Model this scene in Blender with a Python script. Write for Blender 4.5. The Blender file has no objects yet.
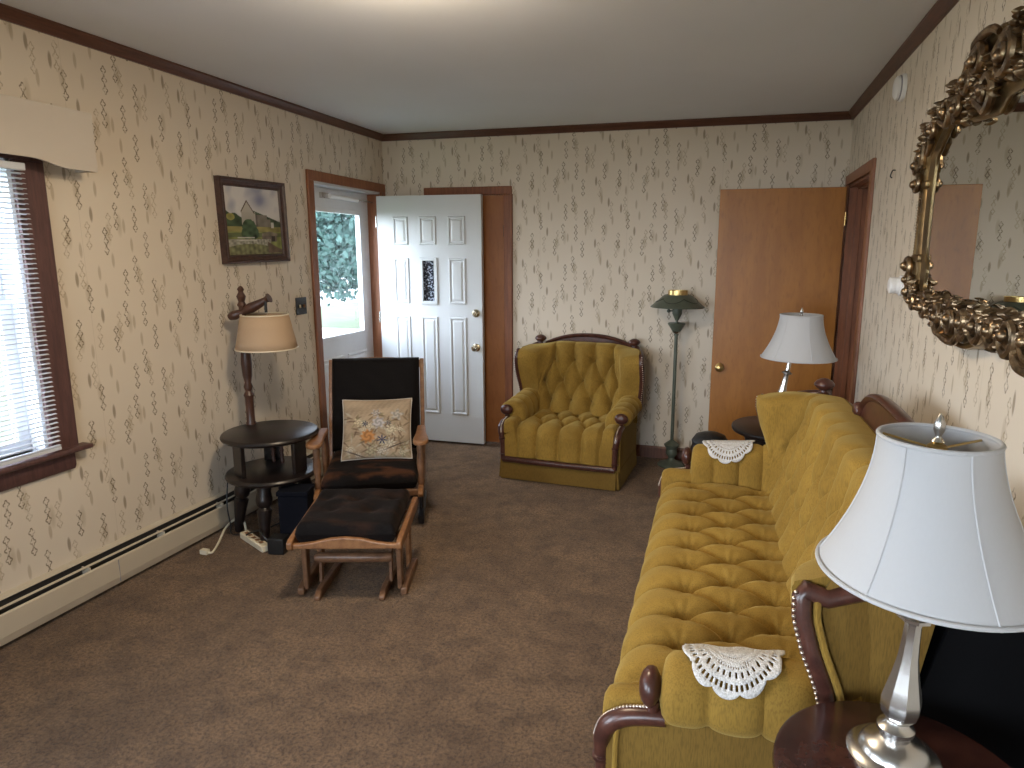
import bpy, bmesh, math, random
import numpy as np
from mathutils import Vector, Matrix
random.seed(7); rng = np.random.default_rng(7)
C = bpy.context.scene.collection
PI = math.pi
R = math.radians
XL, XR, YB, YF, HC = -2.8385, 0.7328, 5.118, -2.3, 2.548
WT = 0.14

# ------------------------------------------------------------------ materials
def nt_new(name):
    m = bpy.data.materials.new(name); m.use_nodes = True
    nt = m.node_tree; nt.nodes.clear()
    out = nt.nodes.new('ShaderNodeOutputMaterial'); b = nt.nodes.new('ShaderNodeBsdfPrincipled')
    nt.links.new(b.outputs[0], out.inputs[0])
    return m, nt, b, out
def nd(nt, typ, **kw):
    n = nt.nodes.new(typ)
    for k, v in kw.items():
        setattr(n, k, v)
    return n
def lk(nt, a, b): nt.links.new(a, b)
def ma(nt, op, a, b=None, c=None, clamp=False):
    n = nt.nodes.new('ShaderNodeMath'); n.operation = op; n.use_clamp = clamp
    for i, v in enumerate((a, b, c)):
        if v is None: continue
        if isinstance(v, (int, float)): n.inputs[i].default_value = v
        else: nt.links.new(v, n.inputs[i])
    return n.outputs[0]
def col4(c): return (c[0], c[1], c[2], 1.0)
def mixc(nt, f, a, b):
    n = nt.nodes.new('ShaderNodeMix'); n.data_type = 'RGBA'
    for i, v in ((0, f), (6, a), (7, b)):
        if isinstance(v, (int, float)): n.inputs[i].default_value = v
        elif isinstance(v, tuple): n.inputs[i].default_value = col4(v)
        else: nt.links.new(v, n.inputs[i])
    return n.outputs[2]
def noise(nt, scale, detail=3, vec=None, mapping=None, rough=0.5):
    n = nt.nodes.new('ShaderNodeTexNoise'); n.inputs['Scale'].default_value = scale
    n.inputs['Detail'].default_value = detail; n.inputs['Roughness'].default_value = rough
    tc = nt.nodes.new('ShaderNodeTexCoord'); src = tc.outputs['Object']
    if mapping:
        mp = nt.nodes.new('ShaderNodeMapping'); mp.inputs['Scale'].default_value = mapping
        nt.links.new(src, mp.inputs[0]); src = mp.outputs[0]
    nt.links.new(src, n.inputs['Vector'])
    return n.outputs['Fac']
def ramp(nt, f, p0, p1):
    n = nt.nodes.new('ShaderNodeMapRange'); n.interpolation_type = 'SMOOTHSTEP'
    n.inputs[1].default_value = p0; n.inputs[2].default_value = p1
    nt.links.new(f, n.inputs[0]); return n.outputs[0]
def bump(nt, b, h, strength=0.3, dist=0.01):
    n = nt.nodes.new('ShaderNodeBump'); n.inputs['Strength'].default_value = strength
    n.inputs['Distance'].default_value = dist
    nt.links.new(h, n.inputs['Height']); nt.links.new(n.outputs[0], b.inputs['Normal'])
def simple(name, c, rough=0.5, metal=0.0, var=0.0, scale=20, mapping=None, bmp=0.0, c2=None, **kw):
    m, nt, b, o = nt_new(name)
    b.inputs['Roughness'].default_value = rough; b.inputs['Metallic'].default_value = metal
    for k, v in kw.items():
        b.inputs[k].default_value = v
    f = noise(nt, scale, 4, mapping=mapping)
    f2 = ramp(nt, f, 0.3, 0.7)
    if c2 is None:
        c2 = tuple(x * (1 - var) for x in c)
    lk(nt, mixc(nt, f2, c, c2), b.inputs['Base Color'])
    if bmp: bump(nt, b, f, bmp, 0.004)
    return m
def wood(name, c, c2, rough=0.4, mapping=(6, 6, 0.6), scale=6, spec=0.5):
    m, nt, b, o = nt_new(name)
    f = noise(nt, scale, 5, mapping=mapping, rough=0.6)
    g = noise(nt, scale * 6, 3, mapping=mapping)
    t = ramp(nt, f, 0.3, 0.7)
    k = mixc(nt, t, c, c2)
    t2 = ma(nt, 'MULTIPLY', ramp(nt, g, 0.5, 0.75), 0.35)
    lk(nt, mixc(nt, t2, k, tuple(x * 0.55 for x in c2)), b.inputs['Base Color'])
    b.inputs['Roughness'].default_value = rough
    b.inputs['Specular IOR Level'].default_value = spec
    return m

MAT = {}
MAT['ceiling'] = simple('ceiling_paint', (0.70, 0.72, 0.76), 0.9, var=0.04, scale=1.5)
MAT['trim'] = wood('stained_trim', (0.17, 0.062, 0.030), (0.10, 0.036, 0.018), 0.4, (8, 8, 0.8))
MAT['trim_h'] = wood('stained_trim_flat', (0.115, 0.045, 0.025), (0.07, 0.027, 0.016), 0.38, (1, 1, 14))
MAT['casing'] = wood('door_casing_wood', (0.28, 0.108, 0.046), (0.20, 0.073, 0.031), 0.45, (9, 9, 0.8))
MAT['window_wood'] = wood('window_casing_wood', (0.125, 0.062, 0.056), (0.078, 0.040, 0.039), 0.4, (9, 9, 0.9))
MAT['slab'] = wood('birch_door_veneer', (0.38, 0.152, 0.026), (0.30, 0.114, 0.018), 0.38, (3.0, 3.0, 0.7), 3)
MAT['closet'] = wood('closet_door_veneer', (0.34, 0.132, 0.038), (0.27, 0.098, 0.028), 0.42, (3.0, 3.0, 0.7), 3)
MAT['jamb'] = wood('dark_jamb_wood', (0.24, 0.085, 0.035), (0.16, 0.055, 0.024), 0.45, (9, 9, 0.7))
MAT['mahogany'] = wood('mahogany_carving', (0.085, 0.030, 0.020), (0.045, 0.016, 0.012), 0.30, (5, 5, 5))
MAT['table_wood'] = wood('worn_mahogany_top', (0.060, 0.022, 0.017), (0.026, 0.011, 0.010), 0.22, (4, 4, 4), 5)
MAT['black_wood'] = wood('black_stained_wood', (0.016, 0.010, 0.009), (0.008, 0.006, 0.006), 0.33, (4, 4, 4))
MAT['pole_wood'] = wood('dark_turned_wood', (0.090, 0.040, 0.026), (0.045, 0.021, 0.016), 0.35, (6, 6, 2))
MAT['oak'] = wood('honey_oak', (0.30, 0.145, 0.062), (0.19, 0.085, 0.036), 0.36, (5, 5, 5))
MAT['oak_shaded'] = wood('shaded_oak', (0.20, 0.10, 0.05), (0.12, 0.058, 0.03), 0.4, (5, 5, 5))  # honey oak darkened, shade put into the colour of the under parts
MAT['picture_wood'] = wood('picture_frame_wood', (0.075, 0.037, 0.028), (0.040, 0.020, 0.016), 0.45, (6, 6, 6))
MAT['white_paint'] = simple('white_door_paint', (0.60, 0.62, 0.63), 0.38, var=0.03, scale=3)
MAT['white_vinyl'] = simple('white_vinyl', (0.72, 0.74, 0.77), 0.4, var=0.02)
MAT['blind'] = simple('blind_slat_white', (0.62, 0.65, 0.70), 0.45, var=0.02)
MAT['valance'] = simple('cream_valance_board', (0.53, 0.475, 0.41), 0.7, var=0.04, scale=4)
MAT['heater'] = simple('cream_enamel', (0.53, 0.46, 0.355), 0.42, var=0.05, scale=4)
MAT['heater_dark'] = simple('fin_metal_slot_shade', (0.035, 0.031, 0.028), 0.6)
MAT['black_plastic'] = simple('black_plastic', (0.012, 0.012, 0.013), 0.4)
MAT['navy'] = simple('navy_fabric', (0.006, 0.007, 0.012), 0.95, var=0.2, scale=60, **{'Specular IOR Level': 0.1})
MAT['white_plastic'] = simple('white_plastic', (0.78, 0.78, 0.78), 0.4, var=0.02)
MAT['almond'] = simple('almond_plastic', (0.72, 0.64, 0.48), 0.45, var=0.05)
MAT['nickel'] = simple('brushed_nickel', (0.60, 0.585, 0.56), 0.27, 1.0, var=0.15, scale=14)
MAT['brass'] = simple('aged_brass', (0.72, 0.52, 0.22), 0.28, 1.0, var=0.2, scale=14)
MAT['satin_brass'] = simple('knob_metal', (0.66, 0.58, 0.42), 0.25, 1.0, var=0.1)
MAT['nail'] = simple('nailhead_metal', (0.62, 0.54, 0.46), 0.35, 1.0)
MAT['tole'] = simple('green_tole_paint', (0.095, 0.110, 0.080), 0.42, 0.1, var=0.3, scale=9)
MAT['tole_line'] = simple('dark_green_line', (0.018, 0.024, 0.016), 0.5)
MAT['gold'] = simple('bronze_gilt', (0.36, 0.255, 0.15), 0.30, 0.92, scale=30, c2=(0.13, 0.092, 0.060), bmp=0.25)
MAT['gold_band'] = simple('antique_gold_band', (0.30, 0.21, 0.10), 0.36, 0.9, scale=10, c2=(0.15, 0.10, 0.05))
MAT['shade_white'] = None
MAT['bulb'] = simple('bulb_glass', (0.9, 0.88, 0.82), 0.3)
MAT['lace'] = simple('white_crochet_thread', (0.72, 0.70, 0.68), 0.95, scale=260, c2=(0.50, 0.48, 0.45), bmp=1.0)
MAT['cord_white'] = simple('ivory_cord', (0.68, 0.62, 0.48), 0.5)
MAT['dull_black'] = simple('matte_black', (0.004, 0.004, 0.0045), 1.0, **{'Specular IOR Level': 0.05})
MAT['grey_ring'] = simple('grey_ring', (0.30, 0.30, 0.33), 0.5)

def velvet(name, c, c2, dark, sheen=0.35):
    m, nt, b, o = nt_new(name)
    f = noise(nt, 3.0, 3); g = noise(nt, 320, 2, mapping=(1, 1, 0.12)); h = noise(nt, 38, 3)
    k = mixc(nt, ramp(nt, f, 0.3, 0.7), c, c2)
    k = mixc(nt, ma(nt, 'MULTIPLY', ramp(nt, g, 0.40, 0.72), 0.46), k, dark)
    k = mixc(nt, ma(nt, 'MULTIPLY', ramp(nt, h, 0.45, 0.75), 0.12), k, dark)
    lk(nt, k, b.inputs['Base Color'])
    b.inputs['Roughness'].default_value = 0.85; b.inputs['Specular IOR Level'].default_value = 0.15
    b.inputs['Sheen Weight'].default_value = sheen; b.inputs['Sheen Roughness'].default_value = 0.45
    b.inputs['Sheen Tint'].default_value = (0.95, 0.75, 0.28, 1)
    bump(nt, b, g, 0.12, 0.002)
    return m
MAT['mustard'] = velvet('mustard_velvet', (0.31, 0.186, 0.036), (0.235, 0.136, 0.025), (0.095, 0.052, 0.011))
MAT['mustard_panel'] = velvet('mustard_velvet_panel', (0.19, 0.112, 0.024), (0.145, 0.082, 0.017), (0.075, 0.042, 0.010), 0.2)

def plush(name, worn):
    m, nt, b, o = nt_new(name)
    f = noise(nt, 9, 4, mapping=(0.6, 1.6, 1)); g = noise(nt, 130, 2)
    k = mixc(nt, ma(nt, 'MULTIPLY', ramp(nt, f, 0.48, 0.66), worn), (0.005, 0.004, 0.004), (0.11, 0.042, 0.018))
    lk(nt, k, b.inputs['Base Color']); b.inputs['Roughness'].default_value = 0.8
    b.inputs['Specular IOR Level'].default_value = 0.12
    b.inputs['Sheen Weight'].default_value = 0.06; b.inputs['Sheen Tint'].default_value = (0.5, 0.38, 0.34, 1)
    bump(nt, b, g, 0.5, 0.004)
    return m
MAT['plush_black'] = plush('black_plush', 0.0)
MAT['plush_worn'] = plush('worn_plush', 0.55)
MAT['plush_ottoman'] = plush('ottoman_plush', 0.16)

def attr_mat(name, rough=0.8, bmp=0.0, scale=200):
    m, nt, b, o = nt_new(name)
    a = nd(nt, 'ShaderNodeAttribute', attribute_name='pattern')
    lk(nt, a.outputs['Color'], b.inputs['Base Color']); b.inputs['Roughness'].default_value = rough
    b.inputs['Specular IOR Level'].default_value = 0.2
    if bmp: bump(nt, b, noise(nt, scale, 2), bmp, 0.002)
    return m
MAT['floral'] = attr_mat('floral_print_cloth', 0.9, 0.3)
MAT['canvas'] = attr_mat('oil_painting_canvas', 0.6, 0.25, 90)

def lampshade(name, c, trans):
    m, nt, b, o = nt_new(name)
    f = noise(nt, 240, 2, mapping=(1, 1, 0.1))
    k = mixc(nt, ma(nt, 'MULTIPLY', f, 0.14), c, tuple(x * 0.75 for x in c))
    lk(nt, k, b.inputs['Base Color']); b.inputs['Roughness'].default_value = 0.85
    b.inputs['Specular IOR Level'].default_value = 0.15
    t = nd(nt, 'ShaderNodeBsdfTranslucent'); lk(nt, k, t.inputs[0])
    mx = nd(nt, 'ShaderNodeMixShader'); mx.inputs[0].default_value = trans
    lk(nt, b.outputs[0], mx.inputs[1]); lk(nt, t.outputs[0], mx.inputs[2]); lk(nt, mx.outputs[0], o.inputs[0])
    return m
MAT['shade_white'] = lampshade('white_linen_shade', (0.60, 0.60, 0.61), 0.25)
MAT['shade_tan'] = lampshade('tan_paper_shade', (0.58, 0.42, 0.28), 0.25)

def glass_mat(name, tint, rough_fac=0.06):
    m, nt, b, o = nt_new(name)
    tr = nd(nt, 'ShaderNodeBsdfTransparent'); tr.inputs[0].default_value = col4(tint)
    gl = nd(nt, 'ShaderNodeBsdfGlossy'); gl.inputs['Roughness'].default_value = 0.02
    fr = nd(nt, 'ShaderNodeFresnel'); fr.inputs[0].default_value = 1.45
    mx = nd(nt, 'ShaderNodeMixShader')
    ge = nd(nt, 'ShaderNodeNewGeometry')
    lk(nt, ma(nt, 'MULTIPLY', fr.outputs[0], ma(nt, 'SUBTRACT', 1.0, ge.outputs['Backfacing'])), mx.inputs[0]); lk(nt, tr.outputs[0], mx.inputs[1]); lk(nt, gl.outputs[0], mx.inputs[2])
    lk(nt, mx.outputs[0], o.inputs[0])
    return m
MAT['glass'] = glass_mat('window_glass', (0.93, 0.96, 0.96))
m, nt, b, o = nt_new('leaded_dark_glass')
f = noise(nt, 60, 2)
lk(nt, mixc(nt, ramp(nt, f, 0.5, 0.62), (0.02, 0.022, 0.03), (0.32, 0.36, 0.44)), b.inputs['Base Color'])
b.inputs['Roughness'].default_value = 0.15; bump(nt, b, f, 0.6, 0.004); MAT['leaded'] = m
m, nt, b, o = nt_new('mirror_silver')
b.inputs['Base Color'].default_value = (0.72, 0.74, 0.72, 1); b.inputs['Metallic'].default_value = 1; b.inputs['Roughness'].default_value = 0.01
MAT['mirror'] = m

# carpet
m, nt, b, o = nt_new('brown_carpet')
f = noise(nt, 2.2, 5, rough=0.7); g = noise(nt, 75, 5, rough=0.85); h = noise(nt, 8, 5, rough=0.75)
k = mixc(nt, ramp(nt, f, 0.3, 0.7), (0.325, 0.198, 0.108), (0.190, 0.110, 0.058))
k = mixc(nt, ma(nt, 'MULTIPLY', ramp(nt, h, 0.42, 0.66), 0.68), k, (0.110, 0.062, 0.032))
k = mixc(nt, ma(nt, 'MULTIPLY', ramp(nt, g, 0.44, 0.60), 0.75), k, (0.055, 0.031, 0.018))
lk(nt, k, b.inputs['Base Color']); b.inputs['Roughness'].default_value = 0.95
b.inputs['Specular IOR Level'].default_value = 0.1; b.inputs['Sheen Weight'].default_value = 0.15
bump(nt, b, ma(nt, 'ADD', g, ma(nt, 'MULTIPLY', h, 0.8)), 1.0, 0.016)
MAT['carpet'] = m

# wallpaper: chains of little outlined stars and soft tan dashes on cream, 0.686 x 0.46 m repeat
def wallpaper():
    m, nt, b, o = nt_new('chain_wallpaper')
    geo = nd(nt, 'ShaderNodeNewGeometry'); sep = nd(nt, 'ShaderNodeSeparateXYZ'); lk(nt, geo.outputs['Position'], sep.inputs[0])
    U = ma(nt, 'ADD', sep.outputs[0], sep.outputs[1]); V = sep.outputs[2]
    K = 0.001153; PU, PV = 0.686, 0.463
    def local(px, py):
        cu, cv = px * K, -py * K
        return (ma(nt, 'WRAP', ma(nt, 'SUBTRACT', U, cu), PU / 2, -PU / 2), ma(nt, 'WRAP', ma(nt, 'SUBTRACT', V, cv), PV / 2, -PV / 2))
    def chain(px, py):
        du, dv = local(px, py + px * 0.067)
        zl = ma(nt, 'WRAP', dv, 0.0215, -0.0215)
        a = ma(nt, 'MULTIPLY', du, 1 / 0.0128); c = ma(nt, 'MULTIPLY', zl, 1 / 0.0205)
        X = ma(nt, 'MULTIPLY', a, a); R2 = ma(nt, 'ADD', X, ma(nt, 'MULTIPLY', c, c)); c2 = ma(nt, 'DIVIDE', X, ma(nt, 'ADD', R2, 0.0001))
        cos4 = ma(nt, 'MULTIPLY_ADD', ma(nt, 'MULTIPLY', c2, ma(nt, 'SUBTRACT', c2, 1.0)), 8.0, 1.0)
        d = ma(nt, 'ABSOLUTE', ma(nt, 'SUBTRACT', ma(nt, 'SQRT', R2), ma(nt, 'MULTIPLY_ADD', cos4, 0.19, 0.74)))
        ring = ma(nt, 'MULTIPLY', ma(nt, 'SUBTRACT', 1.0, ma(nt, 'MULTIPLY', d, 3.4), clamp=True), 1.7, clamp=True)
        return ma(nt, 'MULTIPLY', ring, ma(nt, 'LESS_THAN', ma(nt, 'ABSOLUTE', dv), 0.0643))
    def dash(px, py):
        du, dv = local(px, py + px * 0.067)
        a = ma(nt, 'MULTIPLY', du, 1 / 0.0095); c = ma(nt, 'MULTIPLY', dv, 1 / 0.040)
        d = ma(nt, 'ADD', ma(nt, 'MULTIPLY', a, a), ma(nt, 'MULTIPLY', c, c))
        return ma(nt, 'MULTIPLY', ma(nt, 'SUBTRACT', 1.0, d, clamp=True), 1.5, clamp=True)
    def over(fn, pts):
        acc = None
        for p in pts:
            v = fn(*p); acc = v if acc is None else ma(nt, 'MAXIMUM', acc, v)
        return acc
    dark = over(chain, [(25, 85), (125, 130), (285, 160), (342, 55), (432, 55), (478, 160), (412, 265), (360, 325), (500, 355), (187, 395)])
    faint = over(chain, [(112, 185), (210, 145), (307, 100), (588, 160), (75, 335), (165, 300), (540, 385), (432, 320)])
    dashd = over(dash, [(232, 60), (565, 115), (57, 285), (140, 320)])
    dashf = over(dash, [(170, 205), (308, 235), (240, 290), (262, 360), (555, 310), (405, 165), (376, 90), (500, 440), (85, 400), (605, 230)])
    k = mixc(nt, ramp(nt, noise(nt, 1.3, 3), 0.3, 0.7), (0.660, 0.585, 0.485), (0.630, 0.552, 0.450))
    brk = ramp(nt, noise(nt, 55, 2), 0.25, 0.6)
    def smudge(px, py):
        du, dv = local(px, py + px * 0.067)
        a = ma(nt, 'MULTIPLY', du, 1 / 0.017); c = ma(nt, 'MULTIPLY', dv, 1 / 0.062)
        return ma(nt, 'SUBTRACT', 1.0, ma(nt, 'ADD', ma(nt, 'MULTIPLY', a, a), ma(nt, 'MULTIPLY', c, c)), clamp=True)
    smu = over(smudge, [(128, 160), (300, 130), (425, 290), (515, 385), (355, 90), (180, 370), (40, 60), (600, 200)])
    k = mixc(nt, ma(nt, 'MULTIPLY', smu, 0.45), k, (0.36, 0.29, 0.19))
    k = mixc(nt, ma(nt, 'MULTIPLY', dashf, 0.50), k, (0.32, 0.25, 0.16))
    k = mixc(nt, ma(nt, 'MULTIPLY', dashd, 0.72), k, (0.22, 0.17, 0.11))
    k = mixc(nt, ma(nt, 'MULTIPLY', ma(nt, 'MULTIPLY', faint, brk), 0.55), k, (0.27, 0.205, 0.12))
    k = mixc(nt, ma(nt, 'MULTIPLY', ma(nt, 'MULTIPLY', dark, brk), 0.82), k, (0.125, 0.092, 0.055))
    # paper seams
    su = ma(nt, 'ABSOLUTE', ma(nt, 'WRAP', ma(nt, 'SUBTRACT', U, 0.21), 0.343, -0.343))
    seam = ma(nt, 'SUBTRACT', 1.0, ma(nt, 'MULTIPLY', su, 600), clamp=True)
    k = mixc(nt, ma(nt, 'MULTIPLY', seam, 0.35), k, (0.28, 0.22, 0.15))
    lk(nt, k, b.inputs['Base Color']); b.inputs['Roughness'].default_value = 0.75
    b.inputs['Specular IOR Level'].default_value = 0.2
    return m
MAT['wallpaper'] = wallpaper()

def emit(name, c, s):
    m, nt, b, o = nt_new(name)
    b.inputs['Base Color'].default_value = col4(c); b.inputs['Emission Color'].default_value = col4(c); b.inputs['Emission Strength'].default_value = s
    return m
MAT['dome'] = emit('lit_ceiling_dome', (1.0, 0.80, 0.54), 9.0)
MAT['grass'] = simple('lawn_grass', (0.115, 0.140, 0.075), 0.9, scale=3, c2=(0.085, 0.108, 0.058))
MAT['asphalt'] = simple('street_asphalt', (0.55, 0.55, 0.54), 0.9, var=0.1)
MAT['siding'] = simple('white_siding', (0.80, 0.80, 0.80), 0.7, var=0.03)
MAT['roof'] = simple('roof_shingle', (0.22, 0.21, 0.22), 0.9, var=0.3)
MAT['bark'] = simple('tree_bark', (0.05, 0.04, 0.033), 0.95, var=0.4)
MAT['leaf'] = simple('tree_leaves', (0.045, 0.105, 0.085), 0.7, scale=5, c2=(0.028, 0.068, 0.060))

# ------------------------------------------------------------------ mesh helpers
class MB:
    def __init__(s): s.v = []; s.f = []; s.m = []; s.mi = 0; s.mats = []
    def mat(s, key):
        if key not in s.mats: s.mats.append(key)
        s.mi = s.mats.index(key); return s
    def add(s, vs, fs):
        o = len(s.v); s.v += [tuple(float(q) for q in p) for p in vs]
        for f in fs:
            s.f.append(tuple(i + o for i in f)); s.m.append(s.mi)
        return s
    def box(s, a, b, M=None):
        x0, y0, z0 = a; x1, y1, z1 = b
        vs = [(x0, y0, z0), (x1, y0, z0), (x1, y1, z0), (x0, y1, z0), (x0, y0, z1), (x1, y0, z1), (x1, y1, z1), (x0, y1, z1)]
        if M: vs = [M @ Vector(p) for p in vs]
        return s.add(vs, [(0, 3, 2, 1), (4, 5, 6, 7), (0, 1, 5, 4), (1, 2, 6, 5), (2, 3, 7, 6), (3, 0, 4, 7)])
    def prism(s, poly, fn0, fn1):
        n = len(poly); vs = [fn0(*p) for p in poly] + [fn1(*p) for p in poly]
        fs = [tuple(range(n - 1, -1, -1)), tuple(range(n, 2 * n))] + [(i, (i + 1) % n, n + (i + 1) % n, n + i) for i in range(n)]
        return s.add(vs, fs)
    def grid(s, P, closed_u=False, closed_v=False):
        nu, nv = len(P), len(P[0])
        vs = [p for row in P for p in row]; fs = []
        for i in range(nu if closed_u else nu - 1):
            for j in range(nv if closed_v else nv - 1):
                a = i * nv + j; b_ = i * nv + (j + 1) % nv; c = ((i + 1) % nu) * nv + (j + 1) % nv; d = ((i + 1) % nu) * nv + j
                fs.append((a, d, c, b_))
        return s.add(vs, fs)
    def lathe(s, prof, M=None, n=32, sx=1.0, sy=1.0):
        P = []
        for r, z in prof:
            row = []
            for k in range(n):
                a = 2 * PI * k / n; p = Vector((r * math.cos(a) * sx, r * math.sin(a) * sy, z))
                row.append(tuple(M @ p) if M else tuple(p))
            P.append(row)
        o = len(s.v); s.grid(P, closed_v=True)
        if prof[0][0] > 1e-5: s.f.append(tuple(o + k for k in range(n))); s.m.append(s.mi)
        if prof[-1][0] > 1e-5: s.f.append(tuple(o + (len(prof) - 1) * n + k for k in range(n))[::-1]); s.m.append(s.mi)
        return s
    def tube(s, pts, r, n=10, sub=0, flat=1.0, closed=False, up=None):
        pts = [Vector(p) for p in pts]
        rs = list(r) if isinstance(r, (list, tuple)) else [r] * len(pts)
        if sub:
            pts, rs = crom(pts, rs, sub, closed)
        N = len(pts); P = []; prev = None
        for i in range(N):
            if closed: t = pts[(i + 1) % N] - pts[i - 1]
            else: t = pts[min(i + 1, N - 1)] - pts[max(i - 1, 0)]
            t.normalize()
            if prev is None:
                ref = Vector(up) if up else (Vector((0, 0, 1)) if abs(t.z) < 0.9 else Vector((1, 0, 0)))
                a = t.cross(ref).normalized()
            else:
                a = (prev - t * prev.dot(t)).normalized()
            prev = a; b_ = t.cross(a)
            P.append([tuple(pts[i] + (a * math.cos(2 * PI * k / n) + b_ * flat * math.sin(2 * PI * k / n)) * rs[i]) for k in range(n)])
        o = len(s.v); s.grid(P, closed_u=closed, closed_v=True)
        if not closed:
            s.f.append(tuple(o + k for k in range(n))); s.m.append(s.mi)
            s.f.append(tuple(o + (N - 1) * n + k for k in range(n))[::-1]); s.m.append(s.mi)
        return s
    def ball(s, c, r, n=10, sx=1, sy=1, sz=1, M=None):
        prof = [(max(1e-6, r * math.sin(PI * k / n)), -r * math.cos(PI * k / n)) for k in range(n + 1)]
        T = Matrix.Translation(Vector(c)) @ (M if M else Matrix()) @ Matrix.Diagonal((sx, sy, sz, 1))
        return s.lathe(prof, T, max(8, n + 4))
    def build(s, name, mats=None, parent=None, smooth=True, bevel=0, subsurf=0, angle=40, solid=0):
        me = bpy.data.meshes.new(name); me.from_pydata(s.v, [], s.f)
        keys = s.mats or ([mats] if isinstance(mats, str) else mats)
        for k in keys: me.materials.append(MAT[k])
        if s.mats: me.polygons.foreach_set('material_index', s.m)
        bm = bmesh.new(); bm.from_mesh(me); bmesh.ops.remove_doubles(bm, verts=bm.verts, dist=1e-6)
        bmesh.ops.recalc_face_normals(bm, faces=bm.faces); bm.to_mesh(me); bm.free()
        if smooth: me.shade_smooth(); me.set_sharp_from_angle(angle=R(angle))
        ob = bpy.data.objects.new(name, me); C.objects.link(ob)
        if parent: ob.parent = parent
        if solid:
            q = ob.modifiers.new('solid', 'SOLIDIFY'); q.thickness = solid; q.offset = 0
        if bevel:
            q = ob.modifiers.new('bevel', 'BEVEL'); q.width = bevel; q.segments = 3; q.limit_method = 'ANGLE'; q.angle_limit = R(35)
        if subsurf:
            q = ob.modifiers.new('sub', 'SUBSURF'); q.levels = subsurf; q.render_levels = subsurf
        return ob
def crom(pts, rs, sub, closed=False):
    N = len(pts); op, orr = [], []
    for i in range(N if closed else N - 1):
        if closed: idx = [(i - 1) % N, i, (i + 1) % N, (i + 2) % N]
        else: idx = [max(i - 1, 0), i, i + 1, min(i + 2, N - 1)]
        p0, p1, p2, p3 = (pts[k] for k in idx)
        for j in range(sub):
            t = j / sub
            op.append(0.5 * ((2 * p1) + (p2 - p0) * t + (2 * p0 - 5 * p1 + 4 * p2 - p3) * t * t + (3 * p1 - p0 - 3 * p2 + p3) * t ** 3))
            orr.append(rs[idx[1]] * (1 - t) + rs[idx[2]] * t)
    if not closed: op.append(pts[-1]); orr.append(rs[-1])
    return op, orr
def spline(pts, sub):
    o, _ = crom([Vector(p).to_3d() if len(p) == 3 else Vector((p[0], p[1], 0)) for p in pts], [0] * len(pts), sub)
    return o
def box_obj(name, a, b, mat, parent=None, bevel=0.0, M=None):
    return MB().box(a, b, M).build(name, mat, parent, bevel=bevel)
def thing(name, label, cat, loc=(0, 0, 0), rz=0, group=None):
    o = bpy.data.objects.new(name, None); C.objects.link(o); o.empty_display_size = 0.1
    o.location = loc; o.rotation_euler = (0, 0, rz); o['label'] = label; o['category'] = cat
    if group: o['group'] = group
    return o
def tag(o, label, cat, group=None):
    o['label'] = label; o['category'] = cat
    if group: o['group'] = group
    return o
def struct(o, label, cat):
    o['kind'] = 'structure'; o['label'] = label; o['category'] = cat; return o
def sthing(name, label, cat, loc=(0, 0, 0), rz=0):
    o = thing(name, label, cat, loc, rz); o['kind'] = 'structure'; return o

# ------------------------------------------------------------------ room shell
def wall_with_holes(name, axis, at, thick, u0, u1, z0, z1, holes, mat, label):
    """a wall slab on x=at (axis x, u=y) or y=at (axis y, u=x), outward thickness thick, with rectangular openings"""
    us = sorted({u0, u1} | {h[0] for h in holes} | {h[1] for h in holes}); zs = sorted({z0, z1} | {h[2] for h in holes} | {h[3] for h in holes})
    mb = MB()
    for a, b_ in zip(us[:-1], us[1:]):
        for c, d in zip(zs[:-1], zs[1:]):
            um, zm = (a + b_) / 2, (c + d) / 2
            if any(h[0] < um < h[1] and h[2] < zm < h[3] for h in holes): continue
            lo, hi = min(at, at + thick), max(at, at + thick)
            if axis == 'x': mb.box((lo, a, c), (hi, b_, d))
            else: mb.box((a, lo, c), (b_, hi, d))
    o = mb.build(name, mat, smooth=False)
    bm = bmesh.new(); bm.from_mesh(o.data)
    bmesh.ops.remove_doubles(bm, verts=bm.verts, dist=1e-5)
    # drop the interior faces shared by neighbouring blocks
    seen = {}
    for f in bm.faces:
        seen.setdefault(tuple(round(q, 4) for q in f.calc_center_median()), []).append(f)
    bmesh.ops.delete(bm, geom=[f for fs in seen.values() if len(fs) > 1 for f in fs], context='FACES_ONLY')
    bm.to_mesh(o.data); bm.free()
    return struct(o, label, 'wall')

WIN = (1.16, 2.085, 0.735, 1.965)        # left window opening: y0 y1 z0 z1
WIN2 = (-1.9, 0.25, 0.735, 2.05)      # its twin nearer the camera
DOOR = (4.119, 5.045, 0.0, 2.088)        # front door opening
SIDE = (4.232, 5.045, 0.0, 2.062)        # right wall doorway
CLO = (-2.40, -1.775, 0.0, 2.055)        # closet opening in back wall
FWIN = (-1.9, -0.3, 0.7, 2.1)          # picture window behind the camera
struct(box_obj('floor', (XL - WT, YF - WT, -0.12), (XR + WT, YB + WT, 0), 'carpet'), 'brown wall to wall carpet', 'floor')
struct(box_obj('ceiling', (XL - WT, YF - WT, HC), (XR + WT, YB + WT, HC + 0.1), 'ceiling'), 'plain off-white painted ceiling', 'ceiling')
wall_with_holes('wall_left', 'x', XL, -WT, YF - WT, YB + WT, 0, HC, [WIN, WIN2, DOOR], 'wallpaper', 'cream patterned wallpaper wall with window and front door')
wall_with_holes('wall_right', 'x', XR, WT, YF - WT, YB + WT, 0, HC, [SIDE], 'wallpaper', 'cream patterned wallpaper wall behind sofa and mirror')
wall_with_holes('wall_back', 'y', YB, WT, XL, XR, 0, HC, [CLO], 'wallpaper', 'cream patterned wallpaper wall behind armchair and floor lamp')
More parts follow.
